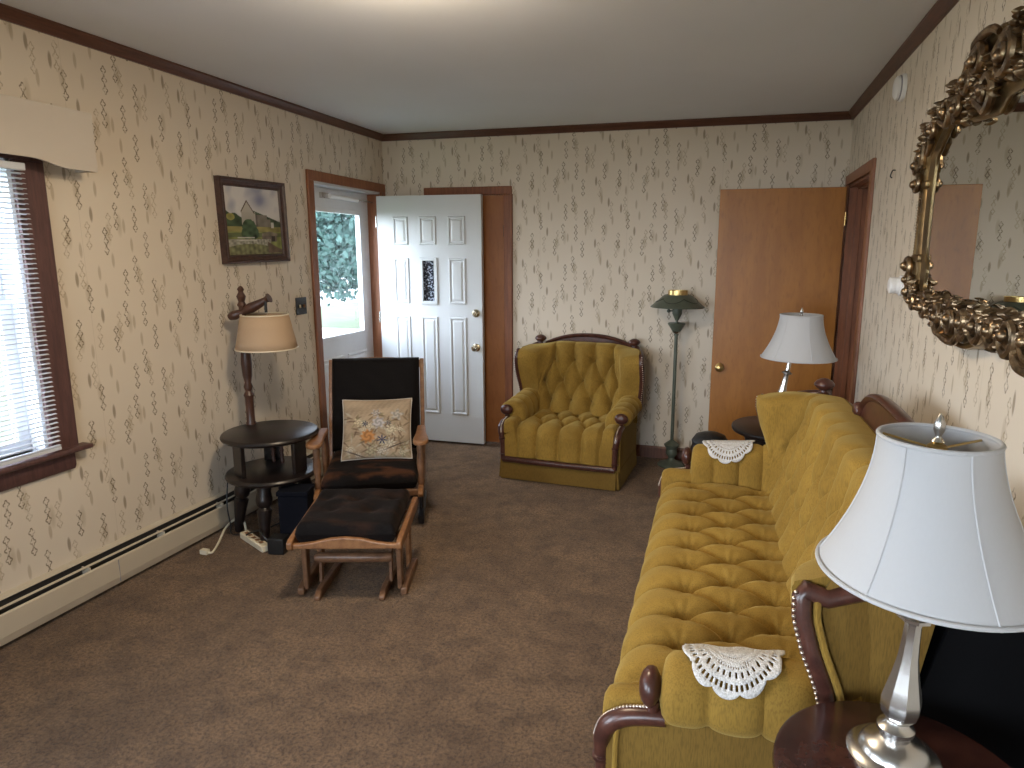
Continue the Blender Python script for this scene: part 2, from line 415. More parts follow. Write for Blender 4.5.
wall_with_holes('wall_front', 'y', YF, -WT, XL, XR, 0, HC, [FWIN], 'wallpaper', 'wallpapered wall with large window opposite the closet')

def crown(name, a, b_, nx, ny):
    prof = [(0, 0), (0, -0.05), (0.012, -0.05), (0.018, -0.034), (0.034, -0.018), (0.04, -0.01), (0.04, 0)]
    mb = MB()
    mb.prism(prof, lambda d, z: (a[0] + nx * d, a[1] + ny * d, HC + z), lambda d, z: (b_[0] + nx * d, b_[1] + ny * d, HC + z))
    return mb.build(name, 'trim_h', smooth=True, angle=25)
struct(crown('trim_1', (XL, YF), (XL, YB), 1, 0), 'dark brown crown molding above the left wall', 'molding')
struct(crown('trim_2', (XL, YB), (XR, YB), 0, -1), 'dark brown crown molding above the back wall', 'molding')
struct(crown('trim_3', (XR, YF), (XR, YB), -1, 0), 'dark brown crown molding above the right wall', 'molding')
struct(crown('trim_9', (XL, YF), (XR, YF), 0, 1), 'dark brown crown molding above the front wall', 'molding')
def base_prism(name, u0, u1, axis, at, sgn, label):
    prof = [(0, 0), (0, 0.095), (0.006, 0.095), (0.012, 0.082), (0.014, 0.0)]
    mb = MB()
    if axis == 'y': mb.prism(prof, lambda d, z: (u0, at + sgn * d, z), lambda d, z: (u1, at + sgn * d, z))
    else: mb.prism(prof, lambda d, z: (at + sgn * d, u0, z), lambda d, z: (at + sgn * d, u1, z))
    return struct(mb.build(name, 'trim', smooth=False), label, 'baseboard')
base_prism('baseboard_back', CLO[1] + 0.067, XR, 'y', YB, -1, 'brown baseboard under the wallpaper behind the armchair')
base_prism('baseboard_right', YF, SIDE[0] - 0.067, 'x', XR, -1, 'brown baseboard along the right wall behind the sofa')
base_prism('baseboard_front', XL, XR, 'y', YF, 1, 'brown baseboard along the front wall')

# casings
def casing_x(name, h, at, sgn, w, wf, top, mat, label, floor=True):
    mb = MB(); t = 0.02
    x0, x1 = sorted((at, at + sgn * t))
    mb.box((x0, h[0] - w, h[2]), (x1, h[0], h[3]))
    mb.box((x0, h[1], h[2]), (x1, min(h[1] + w, YB), h[3]))
    mb.box((x0, h[0] - w, h[3]), (x1, min(h[1] + w, YB), h[3] + top))
    return struct(mb.build(name, mat, bevel=0.004), label, 'trim')
casing_x('trim_4', DOOR, XL, 1, 0.065, 0.065, 0.068, 'casing', 'reddish brown casing around the front door')
casing_x('trim_5', SIDE, XR, -1, 0.064, 0.064, 0.064, 'casing', 'reddish brown casing around the right wall doorway')
mb = MB()
mb.box((CLO[0] - 0.065, YB - 0.022, 0), (CLO[0], YB, CLO[3])); mb.box((CLO[1], YB - 0.022, 0), (CLO[1] + 0.066, YB, CLO[3]))
mb.box((CLO[0] - 0.065, YB - 0.022, CLO[3]), (CLO[1] + 0.066, YB, CLO[3] + 0.064))
struct(mb.build('trim_6', 'jamb', bevel=0.005), 'reddish brown casing around the closet door', 'trim')
# jamb linings
def lining(name, axis, h, a, b_, mat, label, sill=False, th=0.018, far=None):
    mb = MB(); mb.mat(mat)
    def bx(u0, u1, z0, z1):
        if axis == 'x': mb.box((a, u0, z0), (b_, u1, z1))
        else: mb.box((u0, a, z0), (u1, b_, z1))
    bx(h[0], h[0] + th, h[2], h[3])
    if far: mb.mat(far)
    bx(h[1] - th, h[1], h[2], h[3])
    mb.mat(mat)
    bx(h[0], h[1], h[3] - th, h[3])
    if sill: bx(h[0], h[1], h[2], h[2] + th)
    return struct(mb.build(name, bevel=0.002), label, 'trim')
lining('trim_7', 'x', DOOR, XL - WT, XL, 'white_paint', 'white jamb and brown jamb lining the front door opening', far='casing')
mb = MB(); a_, b_ = XR, XR + WT
mb.box((a_, SIDE[0], 0), (b_, SIDE[0] + 0.018, SIDE[3])); mb.box((a_, SIDE[1] - 0.018, 0), (b_, SIDE[1], SIDE[3])); mb.box((a_, SIDE[0], SIDE[3] - 0.018), (b_, SIDE[1], SIDE[3]))
mb.box((a_ + 0.05, SIDE[1] - 0.03, 0), (a_ + 0.085, SIDE[1] - 0.018, SIDE[3] - 0.018)); mb.box((a_ + 0.05, SIDE[0] + 0.018, SIDE[3] - 0.03), (a_ + 0.085, SIDE[1] - 0.018, SIDE[3] - 0.018))
struct(mb.build('trim_8', 'jamb', bevel=0.002), 'dark brown jamb lining the right wall doorway', 'trim')
# dim hall beyond the right doorway
mb = MB(); x0, x1, y0, y1 = XR + WT, XR + WT + 1.1, 3.4, YB + WT + 0.3
mb.box((x1, y0, 0), (x1 + 0.05, y1, HC)); mb.box((x0, y0 - 0.05, 0), (x1, y0, HC)); mb.box((x0, y1, 0), (x1, y1 + 0.05, HC)); mb.box((x0, y0, HC), (x1, y1, HC + 0.05)); mb.box((x0, y0, -0.05), (x1, y1, 0))
struct(mb.build('wall_hall', 'wallpaper', smooth=False), 'dim hall beyond the right wall doorway', 'wall')

# ------------------------------------------------------------------ doors
def panel_door(parent, w, hgt, th, panels, mat, hole=None):
    """slab in local x 0..w, y 0..th (front face y=0), raised panels as bevelled frames"""
    xs = sorted({0, w} | ({hole[0], hole[1]} if hole else set())); zs = sorted({0, hgt} | ({hole[2], hole[3]} if hole else set()))
    mb = MB()
    if hole:
        mb.box((0, 0, 0), (hole[0], th, hgt)); mb.box((hole[1], 0, 0), (w, th, hgt))
        mb.box((hole[0], 0, 0), (hole[1], th, hole[2])); mb.box((hole[0], 0, hole[3]), (hole[1], th, hgt))
    else: mb.box((0, 0, 0), (w, th, hgt))
    mb.build('leaf', mat, parent, smooth=False)
    mp = MB()
    for (x0, x1, z0, z1) in panels:
        # moulding ring then raised field, on both faces
        for y, s in ((0.0, -1), (th, 1)):
            rings = [(0, 0.0), (0.006, 0.009), (0.014, 0.009), (0.021, 0.001), (0.026, 0.001), (0.040, 0.008)]
            P = []
            for ins, d in rings:
                P.append([(x0 + ins, y + s * d, z0 + ins), (x1 - ins, y + s * d, z0 + ins), (x1 - ins, y + s * d, z1 - ins), (x0 + ins, y + s * d, z1 - ins)])
            o = len(mp.v); mp.grid(P, closed_v=True)
            k = o + (len(rings) - 1) * 4; mp.f.append((k, k + 1, k + 2, k + 3)); mp.m.append(0)
    if panels: mp.build('raised_panels', mat, parent, smooth=False)
def knob(parent, x, z, y, mat, s=-1, r=0.027, name='knob'):
    M = Matrix.Translation((x, y, z)) @ Matrix.Rotation(R(90) if s < 0 else R(-90), 4, 'X')
    return MB().lathe([(0.032, 0), (0.032, 0.004), (0.026, 0.009), (0.012, 0.012), (0.011, 0.028), (0.018, 0.034), (r, 0.045), (r, 0.054), (0.02, 0.063), (0.001, 0.066)], M, 24).build(name, mat, parent)
# white entry door swung open against the closet
d1 = sthing('door_1', 'white panelled entry door standing open in front of the closet', 'door', (XL + 0.002, 4.985, 0.022), R(1.4))
W_, H_ = 0.905, 2.03
cols = [(0.140, 0.275), (0.372, 0.520), (0.622, 0.770)]
pan = []
for i, (x0, x1) in enumerate(cols):
    pan.append((x0, x1, 1.64, 1.865)); pan.append((x0, x1, 0.24, 1.06))
    if i != 1: pan.append((x0, x1, 1.165, 1.535))
panel_door(d1, W_, H_, 0.044, pan, 'white_paint', (0.392, 0.502, 1.185, 1.515))
mb = MB()
for y0, y1 in ((-0.012, 0.0), (0.044, 0.056)):
    mb.box((0.370, y0, 1.162), (0.394, y1, 1.538)); mb.box((0.500, y0, 1.162), (0.524, y1, 1.538)); mb.box((0.394, y0, 1.162), (0.500, y1, 1.187)); mb.box((0.394, y0, 1.513), (0.500, y1, 1.538))
mb.build('light_frame', 'white_paint', d1, bevel=0.003)
MB().box((0.392, 0.014, 1.185), (0.502, 0.030, 1.515)).build('leaded_pane', 'leaded', d1)['label'] = 'small dark leaded glass pane'
knob(d1, 0.852, 0.815, 0, 'satin_brass'); knob(d1, 0.852, 0.815, 0.044, 'satin_brass', 1)
M = Matrix.Translation((0.852, 0, 1.095)) @ Matrix.Rotation(R(90), 4, 'X')
MB().lathe([(0.034, 0), (0.034, 0.006), (0.028, 0.014), (0.020, 0.018), (0.016, 0.024), (0.001, 0.025)], M, 24).box((-0.004, -0.018, 0.02), (0.004, 0.018, 0.034), M).build('deadbolt', 'satin_brass', d1)
for z in (0.25, 1.0, 1.78):
    MB().lathe([(0.007, 0), (0.007, 0.09)], Matrix.Translation((-0.006, -0.004, z)), 12).build('hinge', 'nickel', d1)
# storm door in the opening
d2 = sthing('door_2', 'white storm door with tall glass pane filling the front doorway', 'door', (XL - 0.105, DOOR[0] + 0.018, 0.02))
wy, hz = DOOR[1] - DOOR[0] - 0.036, DOOR[3] - 0.04
gy0, gy1, gz0, gz1 = 0.13, wy - 0.13, 0.93, hz - 0.16
mb = MB(); mb.box((-0.03, 0, 0), (0, gy0, hz)); mb.box((-0.03, gy1, 0), (0, wy, hz)); mb.box((-0.03, gy0, 0), (0, gy1, gz0)); mb.box((-0.03, gy0, gz1), (0, gy1, hz))
mb.build('leaf', 'white_vinyl', d2, bevel=0.003)
mb = MB()
for (a0, a1, b0, b1) in ((gy0 - 0.02, gy0 + 0.012, gz0 - 0.02, gz1 + 0.02), (gy1 - 0.012, gy1 + 0.02, gz0 - 0.02, gz1 + 0.02), (gy0, gy1, gz0 - 0.02, gz0 + 0.012), (gy0, gy1, gz1 - 0.012, gz1 + 0.02)):
    mb.box((-0.036, a0, b0), (0.006, a1, b1))
mb.build('pane_frame', 'white_vinyl', d2, bevel=0.002)
MB().box((-0.018, gy0, gz0), (-0.014, gy1, gz1)).build('pane', 'glass', d2)
mp = MB()
for y0, y1 in ((0.11, 0.42), (0.49, wy - 0.11)):
    P = []
    for ins, d in [(0, 0.0), (0.008, 0.007), (0.02, 0.007), (0.028, 0.001), (0.04, 0.006)]:
        P.append([(d, y0 + ins, 0.16 + ins), (d, y1 - ins, 0.16 + ins), (d, y1 - ins, 0.78 - ins), (d, y0 + ins, 0.78 - ins)])
    o = len(mp.v); mp.grid(P, closed_v=True); k = o + 16; mp.f.append((k, k + 1, k + 2, k + 3)); mp.m.append(0)
mp.build('raised_panels', 'white_vinyl', d2, smooth=False)
cl = MB().tube([(0.03, 0.30, hz - 0.055), (0.045, 0.66, hz - 0.06)], 0.017, 12).build('door_closer', 'white_plastic', d2)
MB().tube([(0.045, 0.66, hz - 0.06), (0.06, wy - 0.02, hz - 0.065)], 0.006, 8).box((0.0, 0.22, hz - 0.075), (0.02, 0.32, hz - 0.035)).build('closer_rod', 'nickel', cl)
# brown slab door open along the back wall
d3 = sthing('door_3', 'brown flush slab door standing open against the back wall', 'door', (XR - 0.022, 5.028, 0.012), PI + R(0.6))
MB().box((0, 0, 0), (0.826, 0.036, 2.035)).build('leaf', 'slab', d3, bevel=0.003)
knob(d3, 0.768, 0.765, 0.036, 'brass', 1, 0.029)
for z in (0.2, 1.78):
    MB().lathe([(0.006, 0), (0.006, 0.09)], Matrix.Translation((-0.005, 0.03, z)), 12).build('hinge', 'brass', d3)
# closet door
d4 = sthing('door_4', 'brown flush closet door shut behind the white entry door', 'door', (CLO[0], YB + 0.012, 0.008))
MB().box((0.003, 0, 0), (CLO[1] - CLO[0] - 0.003, 0.036, CLO[3] - 0.012)).build('leaf', 'closet', d4, bevel=0.002)
for z in (0.25, 1.72):
    MB().lathe([(0.007, 0), (0.007, 0.09)], Matrix.Translation((CLO[1] - CLO[0] - 0.004, -0.006, z)), 12).build('hinge', 'black_plastic', d4)

# ------------------------------------------------------------------ left windows
def make_window(n, w, label):
    y0, y1, z0, z1 = w
    t = sthing('window_%d' % n, label, 'window', (XL, y0, z0))
    wd, hh = y1 - y0, z1 - z0; zm = hh * 0.52
    mb = MB()
    mb.box((0, -0.125, -0.005), (0.02, 0, hh)); mb.box((0, wd, -0.005), (0.02, wd + 0.125, hh)); mb.box((0, -0.125, hh), (0.02, wd + 0.125, hh + 0.09))
    mb.build('casing', 'window_wood', t, bevel=0.005)
    MB().box((-0.10, -0.13, -0.022), (0.058, wd + 0.165, 0.0)).build('stool', 'window_wood', t, bevel=0.008)
    MB().prism([(0, -0.022), (0.022, -0.022), (0.024, -0.085), (0.014, -0.105), (0, -0.105)], lambda d, z: (d, -0.10, z), lambda d, z: (d, wd + 0.10, z)).build('apron', 'window_wood', t, bevel=0.004)
    mb = MB()
    mb.box((-WT, 0, 0), (-0.0, 0.015, hh)); mb.box((-WT, wd - 0.015, 0), (0, wd, hh)); mb.box((-WT, 0, hh - 0.015), (0, wd, hh)); mb.box((-WT - 0.03, 0, -0.02), (-0.10, wd, 0.012))
    mb.build('jamb', 'white_vinyl', t)
    s = 0.05
    for nm, xa, za, zb in (('lower_sash', -0.075, 0.012, zm + 0.02), ('upper_sash', -0.112, zm - 0.02, hh - 0.015)):
        mb = MB(); ya, yb = 0.015, wd - 0.015
        mb.box((xa - 0.034, ya, za), (xa, ya + s, zb)); mb.box((xa - 0.034, yb - s, za), (xa, yb, zb)); mb.box((xa - 0.034, ya + s, za), (xa, yb - s, za + 0.045)); mb.box((xa - 0.034, ya + s, zb - 0.04), (xa, yb - s, zb))
        sash = mb.build(nm, 'white_vinyl', t, bevel=0.003)
        MB().box((xa - 0.019, ya + s, za + 0.045), (xa - 0.015, yb - s, zb - 0.04)).build('pane', 'glass', sash)
    return t
make_window(1, WIN, 'double hung window with dark wood casing behind white blind')
make_window(2, WIN2, 'wide double hung window nearer the camera with dark wood casing')
fw = sthing('window_3', 'large picture window opposite the closet wall', 'window', (FWIN[0], YF, FWIN[2]))
mb = MB(); wd, hh = FWIN[1] - FWIN[0], FWIN[3] - FWIN[2]
mb.box((-0.1, 0, -0.1), (0, 0.02, hh + 0.1)); mb.box((wd, 0, -0.1), (wd + 0.1, 0.02, hh + 0.1)); mb.box((0, 0, hh), (wd, 0.02, hh + 0.1)); mb.box((0, 0, -0.1), (wd, 0.02, 0))
mb.build('casing', 'window_wood', fw, bevel=0.004)
mb = MB()
for a in (0.0, wd * 0.25 - 0.02, wd * 0.75 - 0.02, wd - 0.04): mb.box((a, -0.09, 0), (a + 0.04, -0.05, hh))
mb.box((0, -0.09, 0), (wd, -0.05, 0.04)); mb.box((0, -0.09, hh - 0.04), (wd, -0.05, hh))
mb.build('sash', 'white_vinyl', fw)
MB().box((0.01, -0.072, 0.01), (wd - 0.01, -0.068, hh - 0.01)).build('pane', 'glass', fw)

# mini blind inside the left window
def make_blind(w, label):
    y0, y1, z0, z1 = w; t = thing('window_blind', label, 'blind', (XL + 0.0365, (y0 + y1) / 2, z0))
    hw = (y1 - y0) / 2 + 0.022; hh = z1 - z0
    MB().box((-0.02, -hw, hh - 0.045), (0.02, hw, hh - 0.016)).build('headrail', 'blind', t, bevel=0.003)
    mb = MB(); n = 58; zt, zb = hh - 0.055, 0.03
    for i in range(n):
        z = zt + (zb - zt) * i / (n - 1)
        prof = [(-0.0125, -0.003), (-0.006, 0.0005), (0, 0.0015), (0.006, 0.0005), (0.0125, -0.003)]
        a = R(6)
        top = [(x * math.cos(a) - q * math.sin(a), z + x * math.sin(a) + q * math.cos(a)) for x, q in prof]
        bot = [(x, q - 0.0008) for x, q in top][::-1]
        mb.prism(top + bot, lambda x, q: (x, -hw, q), lambda x, q: (x, hw, q))
    mb.build('slats', 'blind', t, smooth=False)
    MB().box((-0.013, -hw, 0.008), (0.013, hw, 0.024)).build('bottom_rail', 'blind', t, bevel=0.003)
    for y in (-hw + 0.1, hw - 0.1, 0.0):
        mb = MB()
        for x in (-0.0135, 0.0135): mb.tube([(x, y, 0.012), (x, y, hh - 0.04)], 0.0009, 5)
        mb.build('ladder_cord', 'white_plastic', t)
    return t
make_blind(WIN, 'white horizontal slat blind lowered inside the dark cased window')
def make_valance(y0, y1, label):
    t = thing('window_valance', label, 'valance', (XL, y0, 1.92)); L = y1 - y0
    n = 80; top = 0.268; dep = 0.118
    bot = []
    for i in range(n + 1):
        u = i / n; y = u * L
        e = min(y, L - y)
        if e < 0.13: z = 0.022
        else:
            z = 0.022 + 0.026 * (0.5 - 0.5 * math.cos(min(1, (e - 0.13) / 0.16) * PI)) 
        bot.append((y, z))
    poly = [(0, top)] + bot + [(L, top)]
    MB().prism(poly, lambda y, z: (dep - 0.012, y, z), lambda y, z: (dep, y, z)).build('face_board', 'valance', t, smooth=False)
    for ye in (0, L - 0.012): MB().box((0, ye, 0.022), (dep - 0.012, ye + 0.012, top)).build('end_board', 'valance', t)
    MB().box((0, 0.012, top - 0.012), (dep - 0.012, L - 0.012, top)).build('top_board', 'valance', t)
make_valance(0.87, 2.378, 'cream padded box valance with scalloped lower edge above window')

# ------------------------------------------------------------------ outdoors
struct(box_obj('ground', (-42, -30, -0.62), (XL - WT - 0.02, 45, -0.5), 'grass'), 'green lawn outside', 'lawn')
struct(MB().box((-42, -30, -0.62), (30, YF - WT - 0.1, -0.52)).build('terrain', 'grass'), 'green lawn beyond the picture window', 'lawn')
struct(box_obj('street', (-22, -30, -0.52), (-15.5, 45, -0.485), 'asphalt'), 'pale street beyond the lawn', 'street')
struct(box_obj('path', (-14.5, 9.3, -0.52), (XL - WT - 0.02, 16.2, -0.49), 'asphalt'), 'pale concrete drive outside the front door', 'path')
def house(x, y, label, w=9, d=7):
    t = thing('house', label, 'house', (x, y, -0.5))
    MB().box((-d / 2, -w / 2, 0), (d / 2, w / 2, 2.9)).build('walls', 'siding', t)
    MB().prism([(-w / 2 - 0.4, 2.85), (w / 2 + 0.4, 2.85), (0, 5.2)], lambda y, z: (-d / 2 - 0.3, y, z), lambda y, z: (d / 2 + 0.3, y, z)).build('roof', 'roof', t)
    for q in (-2.4, 2.4):
        MB().box((d / 2, q - 0.6, 0.9), (d / 2 + 0.04, q + 0.6, 2.2)).build('window', 'black_plastic', t)
house(-29, 40.5, 'small white house across the street seen through storm door')
house(-30, 14, 'white house across the street seen through blind', 11)
def tree(x, y, h, r, label, seed, zc=0.62, n=2600):
    g = np.random.default_rng(seed)
    t = thing('tree', label, 'tree', (x, y, -0.5), 0, 'trees outside the front door')
    MB().tube([(0, 0, 0), (0.05, 0.1, h * 0.3), (-0.05, 0, h * 0.6), (0, 0, h * 0.85)], [0.2, 0.16, 0.1, 0.03], 10, 4).build('trunk', 'bark', t)
    mb = MB()
    cc = []
    for i in range(16):
        a = g.uniform(0, 2 * PI); q = r * g.uniform(0.2, 0.75); cc.append((q * math.cos(a), q * math.sin(a), h * zc + h * g.uniform(-0.26, 0.3), r * g.uniform(0.35, 0.6)))
    for i in range(n):
        c = cc[i % 16]; d = g.normal(size=3); d /= np.linalg.norm(d)
        p = np.array(c[:3]) + d * c[3] * g.uniform(0.6, 1.05); s = g.uniform(0.055, 0.12)
        a = g.normal(size=3); a /= np.linalg.norm(a); b2 = np.cross(a, d); b2 /= np.linalg.norm(b2) + 1e-6
        mb.add([p - a * s, p + b2 * s * 0.5, p + a * s, p - b2 * s * 0.5], [(0, 1, 2, 3)])
    mb.build('foliage', 'leaf', t, smooth=False)
tree(-9.75, 13.4, 4.2, 2.1, 'leafy green tree nearest the storm door', 1, 0.56, 9000)
tree(-10.0, 18.2, 5.6, 2.1, 'leafy green tree at the right of the storm door view', 3, 0.47, 8000)
tree(-17.8, 25.5, 8.5, 3.4, 'taller green tree standing beyond the nearest tree', 2, 0.50, 8000)

# ------------------------------------------------------------------ baseboard heater
ht = thing('baseboard_heater', 'long cream enamel baseboard heater along left wall under window', 'heater', (XL, 0, 0))
y0, y1 = -2.2, 3.98
MB().prism([(0, 0.02), (0, 0.205), (0.010, 0.206), (0.026, 0.200), (0.030, 0.192), (0.009, 0.190), (0.006, 0.02)], lambda d, z: (d, y0, z), lambda d, z: (d, y1, z)).build('back_panel', 'heater', ht, smooth=False)
MB().prism([(0.060, 0.150), (0.067, 0.144), (0.070, 0.055), (0.062, 0.020), (0.058, 0.020), (0.066, 0.055), (0.063, 0.140), (0.057, 0.146)], lambda d, z: (d, y0, z), lambda d, z: (d, y1, z)).build('front_panel', 'heater', ht, smooth=False)
MB().prism([(0.038, 0.170), (0.046, 0.166), (0.046, 0.163), (0.038, 0.167)], lambda d, z: (d, y0, z), lambda d, z: (d, y1, z)).build('damper', 'heater', ht, smooth=False)
mb = MB(); mb.box((0.007, y0, 0.06), (0.056, y1, 0.13)); mb.box((0.0095, y0, 0.12), (0.013, y1, 0.1875)); mb.build('fin_core_slot_shade', 'heater_dark', ht)  # fins, plus an added dark strip standing in for shade in the slot
y = y0 + 0.15
while y < y1:
    MB().box((0.01, y, 0.13), (0.062, y + 0.005, 0.164)).build('bracket', 'heater', ht); y += 0.42
for y in (0.6, 2.29): MB().box((0.055, y, 0.030), (0.0708, y + 0.002, 0.14)).build('joint_cover', 'grey_ring', ht)
MB().box((0, y1, 0.0), (0.074, y1 + 0.02, 0.207)).build('end_cap', 'heater', ht, bevel=0.003)

# ------------------------------------------------------------------ ceiling light, wall bits
cl = thing('ceiling_light', 'lit frosted dome ceiling light at top edge of picture', 'light', (-1.14, 2.11, HC))
MB().lathe([(0.05, 0), (0.175, 0), (0.18, -0.012), (0.17, -0.022), (0.16, -0.022)], None, 40).build('base_ring', 'brass', cl)
MB().lathe([(0.162, -0.02), (0.16, -0.045), (0.14, -0.075), (0.10, -0.098), (0.05, -0.108), (0.001, -0.11)], None, 40).build('glass_dome', 'dome', cl)
sw = thing('light_switch', 'black switch plate with ivory toggles beside front door', 'switch', (XL, 3.915, 1.237))
MB().box((0, -0.058, -0.058), (0.006, 0.058, 0.058)).build('plate', 'black_plastic', sw, bevel=0.003)
for y in (-0.023, 0.023):
    MB().box((0.006, y - 0.005, -0.012), (0.016, y + 0.005, 0.010)).build('toggle', 'almond' if y < 0 else 'oak', sw, bevel=0.002)
sd = thing('smoke_detector', 'round white detector high on right wall near crown molding', 'detector', (XR, 3.66, 2.375))
M = Matrix.Rotation(R(-90), 4, 'Y')
MB().lathe([(0.062, 0), (0.062, 0.012), (0.056, 0.018)], M, 32).build('back_plate', 'white_plastic', sd)
MB().lathe([(0.056, 0.018), (0.057, 0.022), (0.054, 0.024)], M, 32).build('ring', 'grey_ring', sd)
MB().lathe([(0.054, 0.02), (0.053, 0.034), (0.042, 0.042), (0.001, 0.043)], M, 32).build('cover', 'white_plastic', sd)
th = thing('thermostat', 'small round white thermostat on right wall beside mirror', 'thermostat', (XR + 0.001, 3.31, 1.462))
MB().lathe([(0.046, 0), (0.046, 0.01), (0.038, 0.014), (0.036, 0.03)], M, 28).build('body', 'white_plastic', th)
MB().lathe([(0.036, 0.03), (0.038, 0.034), (0.036, 0.052), (0.026, 0.056), (0.001, 0.056)], M, 28).build('dial', 'white_plastic', th)
tag(MB().tube([(XR, 3.67, 2.0), (XR - 0.012, 3.67, 2.0), (XR - 0.018, 3.67, 1.985), (XR - 0.020, 3.67, 1.972), (XR - 0.012, 3.67, 1.965)], 0.003, 8, 3).build('wall_hook', 'black_plastic'), 'tiny dark wall hook between doorway and mirror', 'hook')

# ------------------------------------------------------------------ oil painting on left wall
def grid_color(name, P, Ccol, mat, parent, thick=0.0):
    nu, nv = P.shape[:2]
    mb = MB(); mb.grid([[tuple(P[i, j]) for j in range(nv)] for i in range(nu)])
    me = bpy.data.meshes.new(name); me.from_pydata(mb.v, [], mb.f); me.materials.append(MAT[mat])
    at = me.color_attributes.new('pattern', 'FLOAT_COLOR', 'POINT')
    at.data.foreach_set('color', np.concatenate([Ccol.reshape(-1, 3), np.ones((nu * nv, 1))], 1).ravel().astype(np.float32))
    bm = bmesh.new(); bm.from_mesh(me); bmesh.ops.recalc_face_normals(bm, faces=bm.faces); bm.to_mesh(me); bm.free()
    me.shade_smooth()
    o = bpy.data.objects.new(name, me); C.objects.link(o); o.parent = parent
    return o
def smooth_noise(X, Y, k, seed):
    g = np.random.default_rng(seed); v = np.zeros_like(X)
    for i in range(8):
        a, b2, p = g.normal(0, k), g.normal(0, k), g.uniform(0, 6.28); v += np.sin(a * X + b2 * Y + p)
    return v / 4
def paint_landscape(n=150, m_=130):
    U, Vv = np.meshgrid(np.linspace(0, 1, n), np.linspace(0, 1, m_), indexing='ij')   # U right, V up
    c = np.zeros((n, m_, 3)); c[:] = (0.62, 0.60, 0.58)
    cl_ = smooth_noise(U * 1.2, Vv * 1.6, 6, 3)
    dk = np.clip((cl_ + 0.1) * 1.2, 0, 1)[..., None]; c[:] = c * (1 - dk * 0.62) + np.array((0.22, 0.24, 0.36)) * dk * 0.62
    bl = np.exp(-(((U - 0.62) / 0.16) ** 2 + ((Vv - 0.82) / 0.13) ** 2))[..., None]; c[:] = c * (1 - bl * 0.8) + np.array((0.17, 0.19, 0.32)) * bl * 0.8
    def put(mask, col, var=0.25, k=30, sd=5):
        w = 1 + var * smooth_noise(U, Vv, k, sd); c[mask] = (np.array(col)[None, :] * w[mask][:, None])
    hill = 0.60 + 0.07 * np.sin(U * 5 + 2.4) + 0.02 * smooth_noise(U, Vv * 0, 25, 8) - 0.12 * np.clip(U - 0.6, 0, 1)
    put((Vv < hill) & (U < 0.36), (0.050, 0.075, 0.040), 0.5)
    put((Vv < 0.66 - 0.32 * np.clip(U - 0.5, 0, 1)) & (U > 0.5) & (Vv > 0.38), (0.060, 0.085, 0.050), 0.5)
    bl2 = ((U - 0.09) / 0.07) ** 2 + ((Vv - 0.56) / 0.05) ** 2 < 1; put(bl2, (0.30, 0.28, 0.09), 0.3)
    put(Vv < 0.42, (0.26, 0.23, 0.085), 0.3, 25); put(Vv < 0.345, (0.20, 0.22, 0.075), 0.4)
    put((Vv < 0.33) & (Vv > 0.27), (0.11, 0.13, 0.06), 0.3)
    put((U > 0.28) & (U < 0.525) & (Vv > 0.42) & (Vv < 0.64), (0.40, 0.37, 0.32), 0.1, 12)
    gab = (Vv >= 0.64) & (Vv < 0.80 - abs(U - 0.385) * 1.45); put(gab, (0.42, 0.39, 0.34), 0.1, 12)
    put((Vv >= 0.62) & (abs(Vv - (0.80 - abs(U - 0.385) * 1.45)) < 0.014) & (U < 0.53) & (U > 0.27), (0.10, 0.07, 0.06))
    put((U > 0.525) & (U < 0.57) & (Vv > 0.42) & (Vv < 0.60), (0.13, 0.11, 0.10), 0.2)
    put((U > 0.56) & (U < 0.80) & (Vv > 0.42) & (Vv < 0.54 + 0.06 * (U < 0.74)), (0.19, 0.17, 0.14), 0.3)
    put((U > 0.81) & (U < 0.86) & (Vv > 0.41) & (Vv < 0.49), (0.50, 0.48, 0.44), 0.1)
    for (a, b2, r1, r2) in ((0.40, 0.40, 0.13, 0.13), (0.34, 0.33, 0.09, 0.10), (0.46, 0.33, 0.10, 0.09)):
        put(((U - a) / r1) ** 2 + ((Vv - b2) / r2) ** 2 + 0.3 * smooth_noise(U, Vv, 35, 4) < 1, (0.060, 0.095, 0.050), 0.5, 40)
    put((U > 0.62) & (U < 0.90) & (Vv > 0.20) & (Vv < 0.30), (0.15, 0.12, 0.10), 0.3); put((U > 0.62) & (Vv >= 0.29) & (Vv < 0.355 - abs(U - 0.77) * 0.2) & (U < 0.92), (0.20, 0.17, 0.13), 0.3)
    put((U > 0.80) & (U < 0.87) & (Vv > 0.20) & (Vv < 0.28), (0.04, 0.03, 0.03))
    put((Vv < 0.235) & (U < 0.78), (0.30, 0.29, 0.24), 0.45, 70)
    put((Vv < 0.265) & (Vv > 0.25) & (U > 0.18) & (U < 0.48), (0.52, 0.50, 0.45)); put((Vv < 0.225) & (Vv > 0.215) & (U > 0.16) & (U < 0.52), (0.50, 0.48, 0.42))
    put((Vv < 0.12 + 0.05 * np.sin(U * 4)), (0.17, 0.17, 0.085), 0.45, 45); put((Vv < 0.20 - (U - 0.72) * 0.5) & (U > 0.72) & (Vv > 0.03), (0.12, 0.085, 0.06), 0.3)
    return np.clip(c, 0.004, 1), U, Vv
pc = thing('framed_painting', 'framed oil landscape of white gabled house hanging on left wall', 'painting', (XL, 3.495, 1.782))
pc.rotation_euler = (R(1.3), 0, 0)
hw, hh, fwid = 0.290, 0.246, 0.050
prof = [(0.0, 0.0), (0.0, 0.034), (0.012, 0.036), (0.02, 0.026), (0.036, 0.020), (0.044, 0.024), (fwid, 0.016), (fwid, 0.0)]
P = []
for ins, d in prof:
    P.append([(d, -hw + ins, -hh + ins), (d, hw - ins, -hh + ins), (d, hw - ins, hh - ins), (d, -hw + ins, hh - ins)])
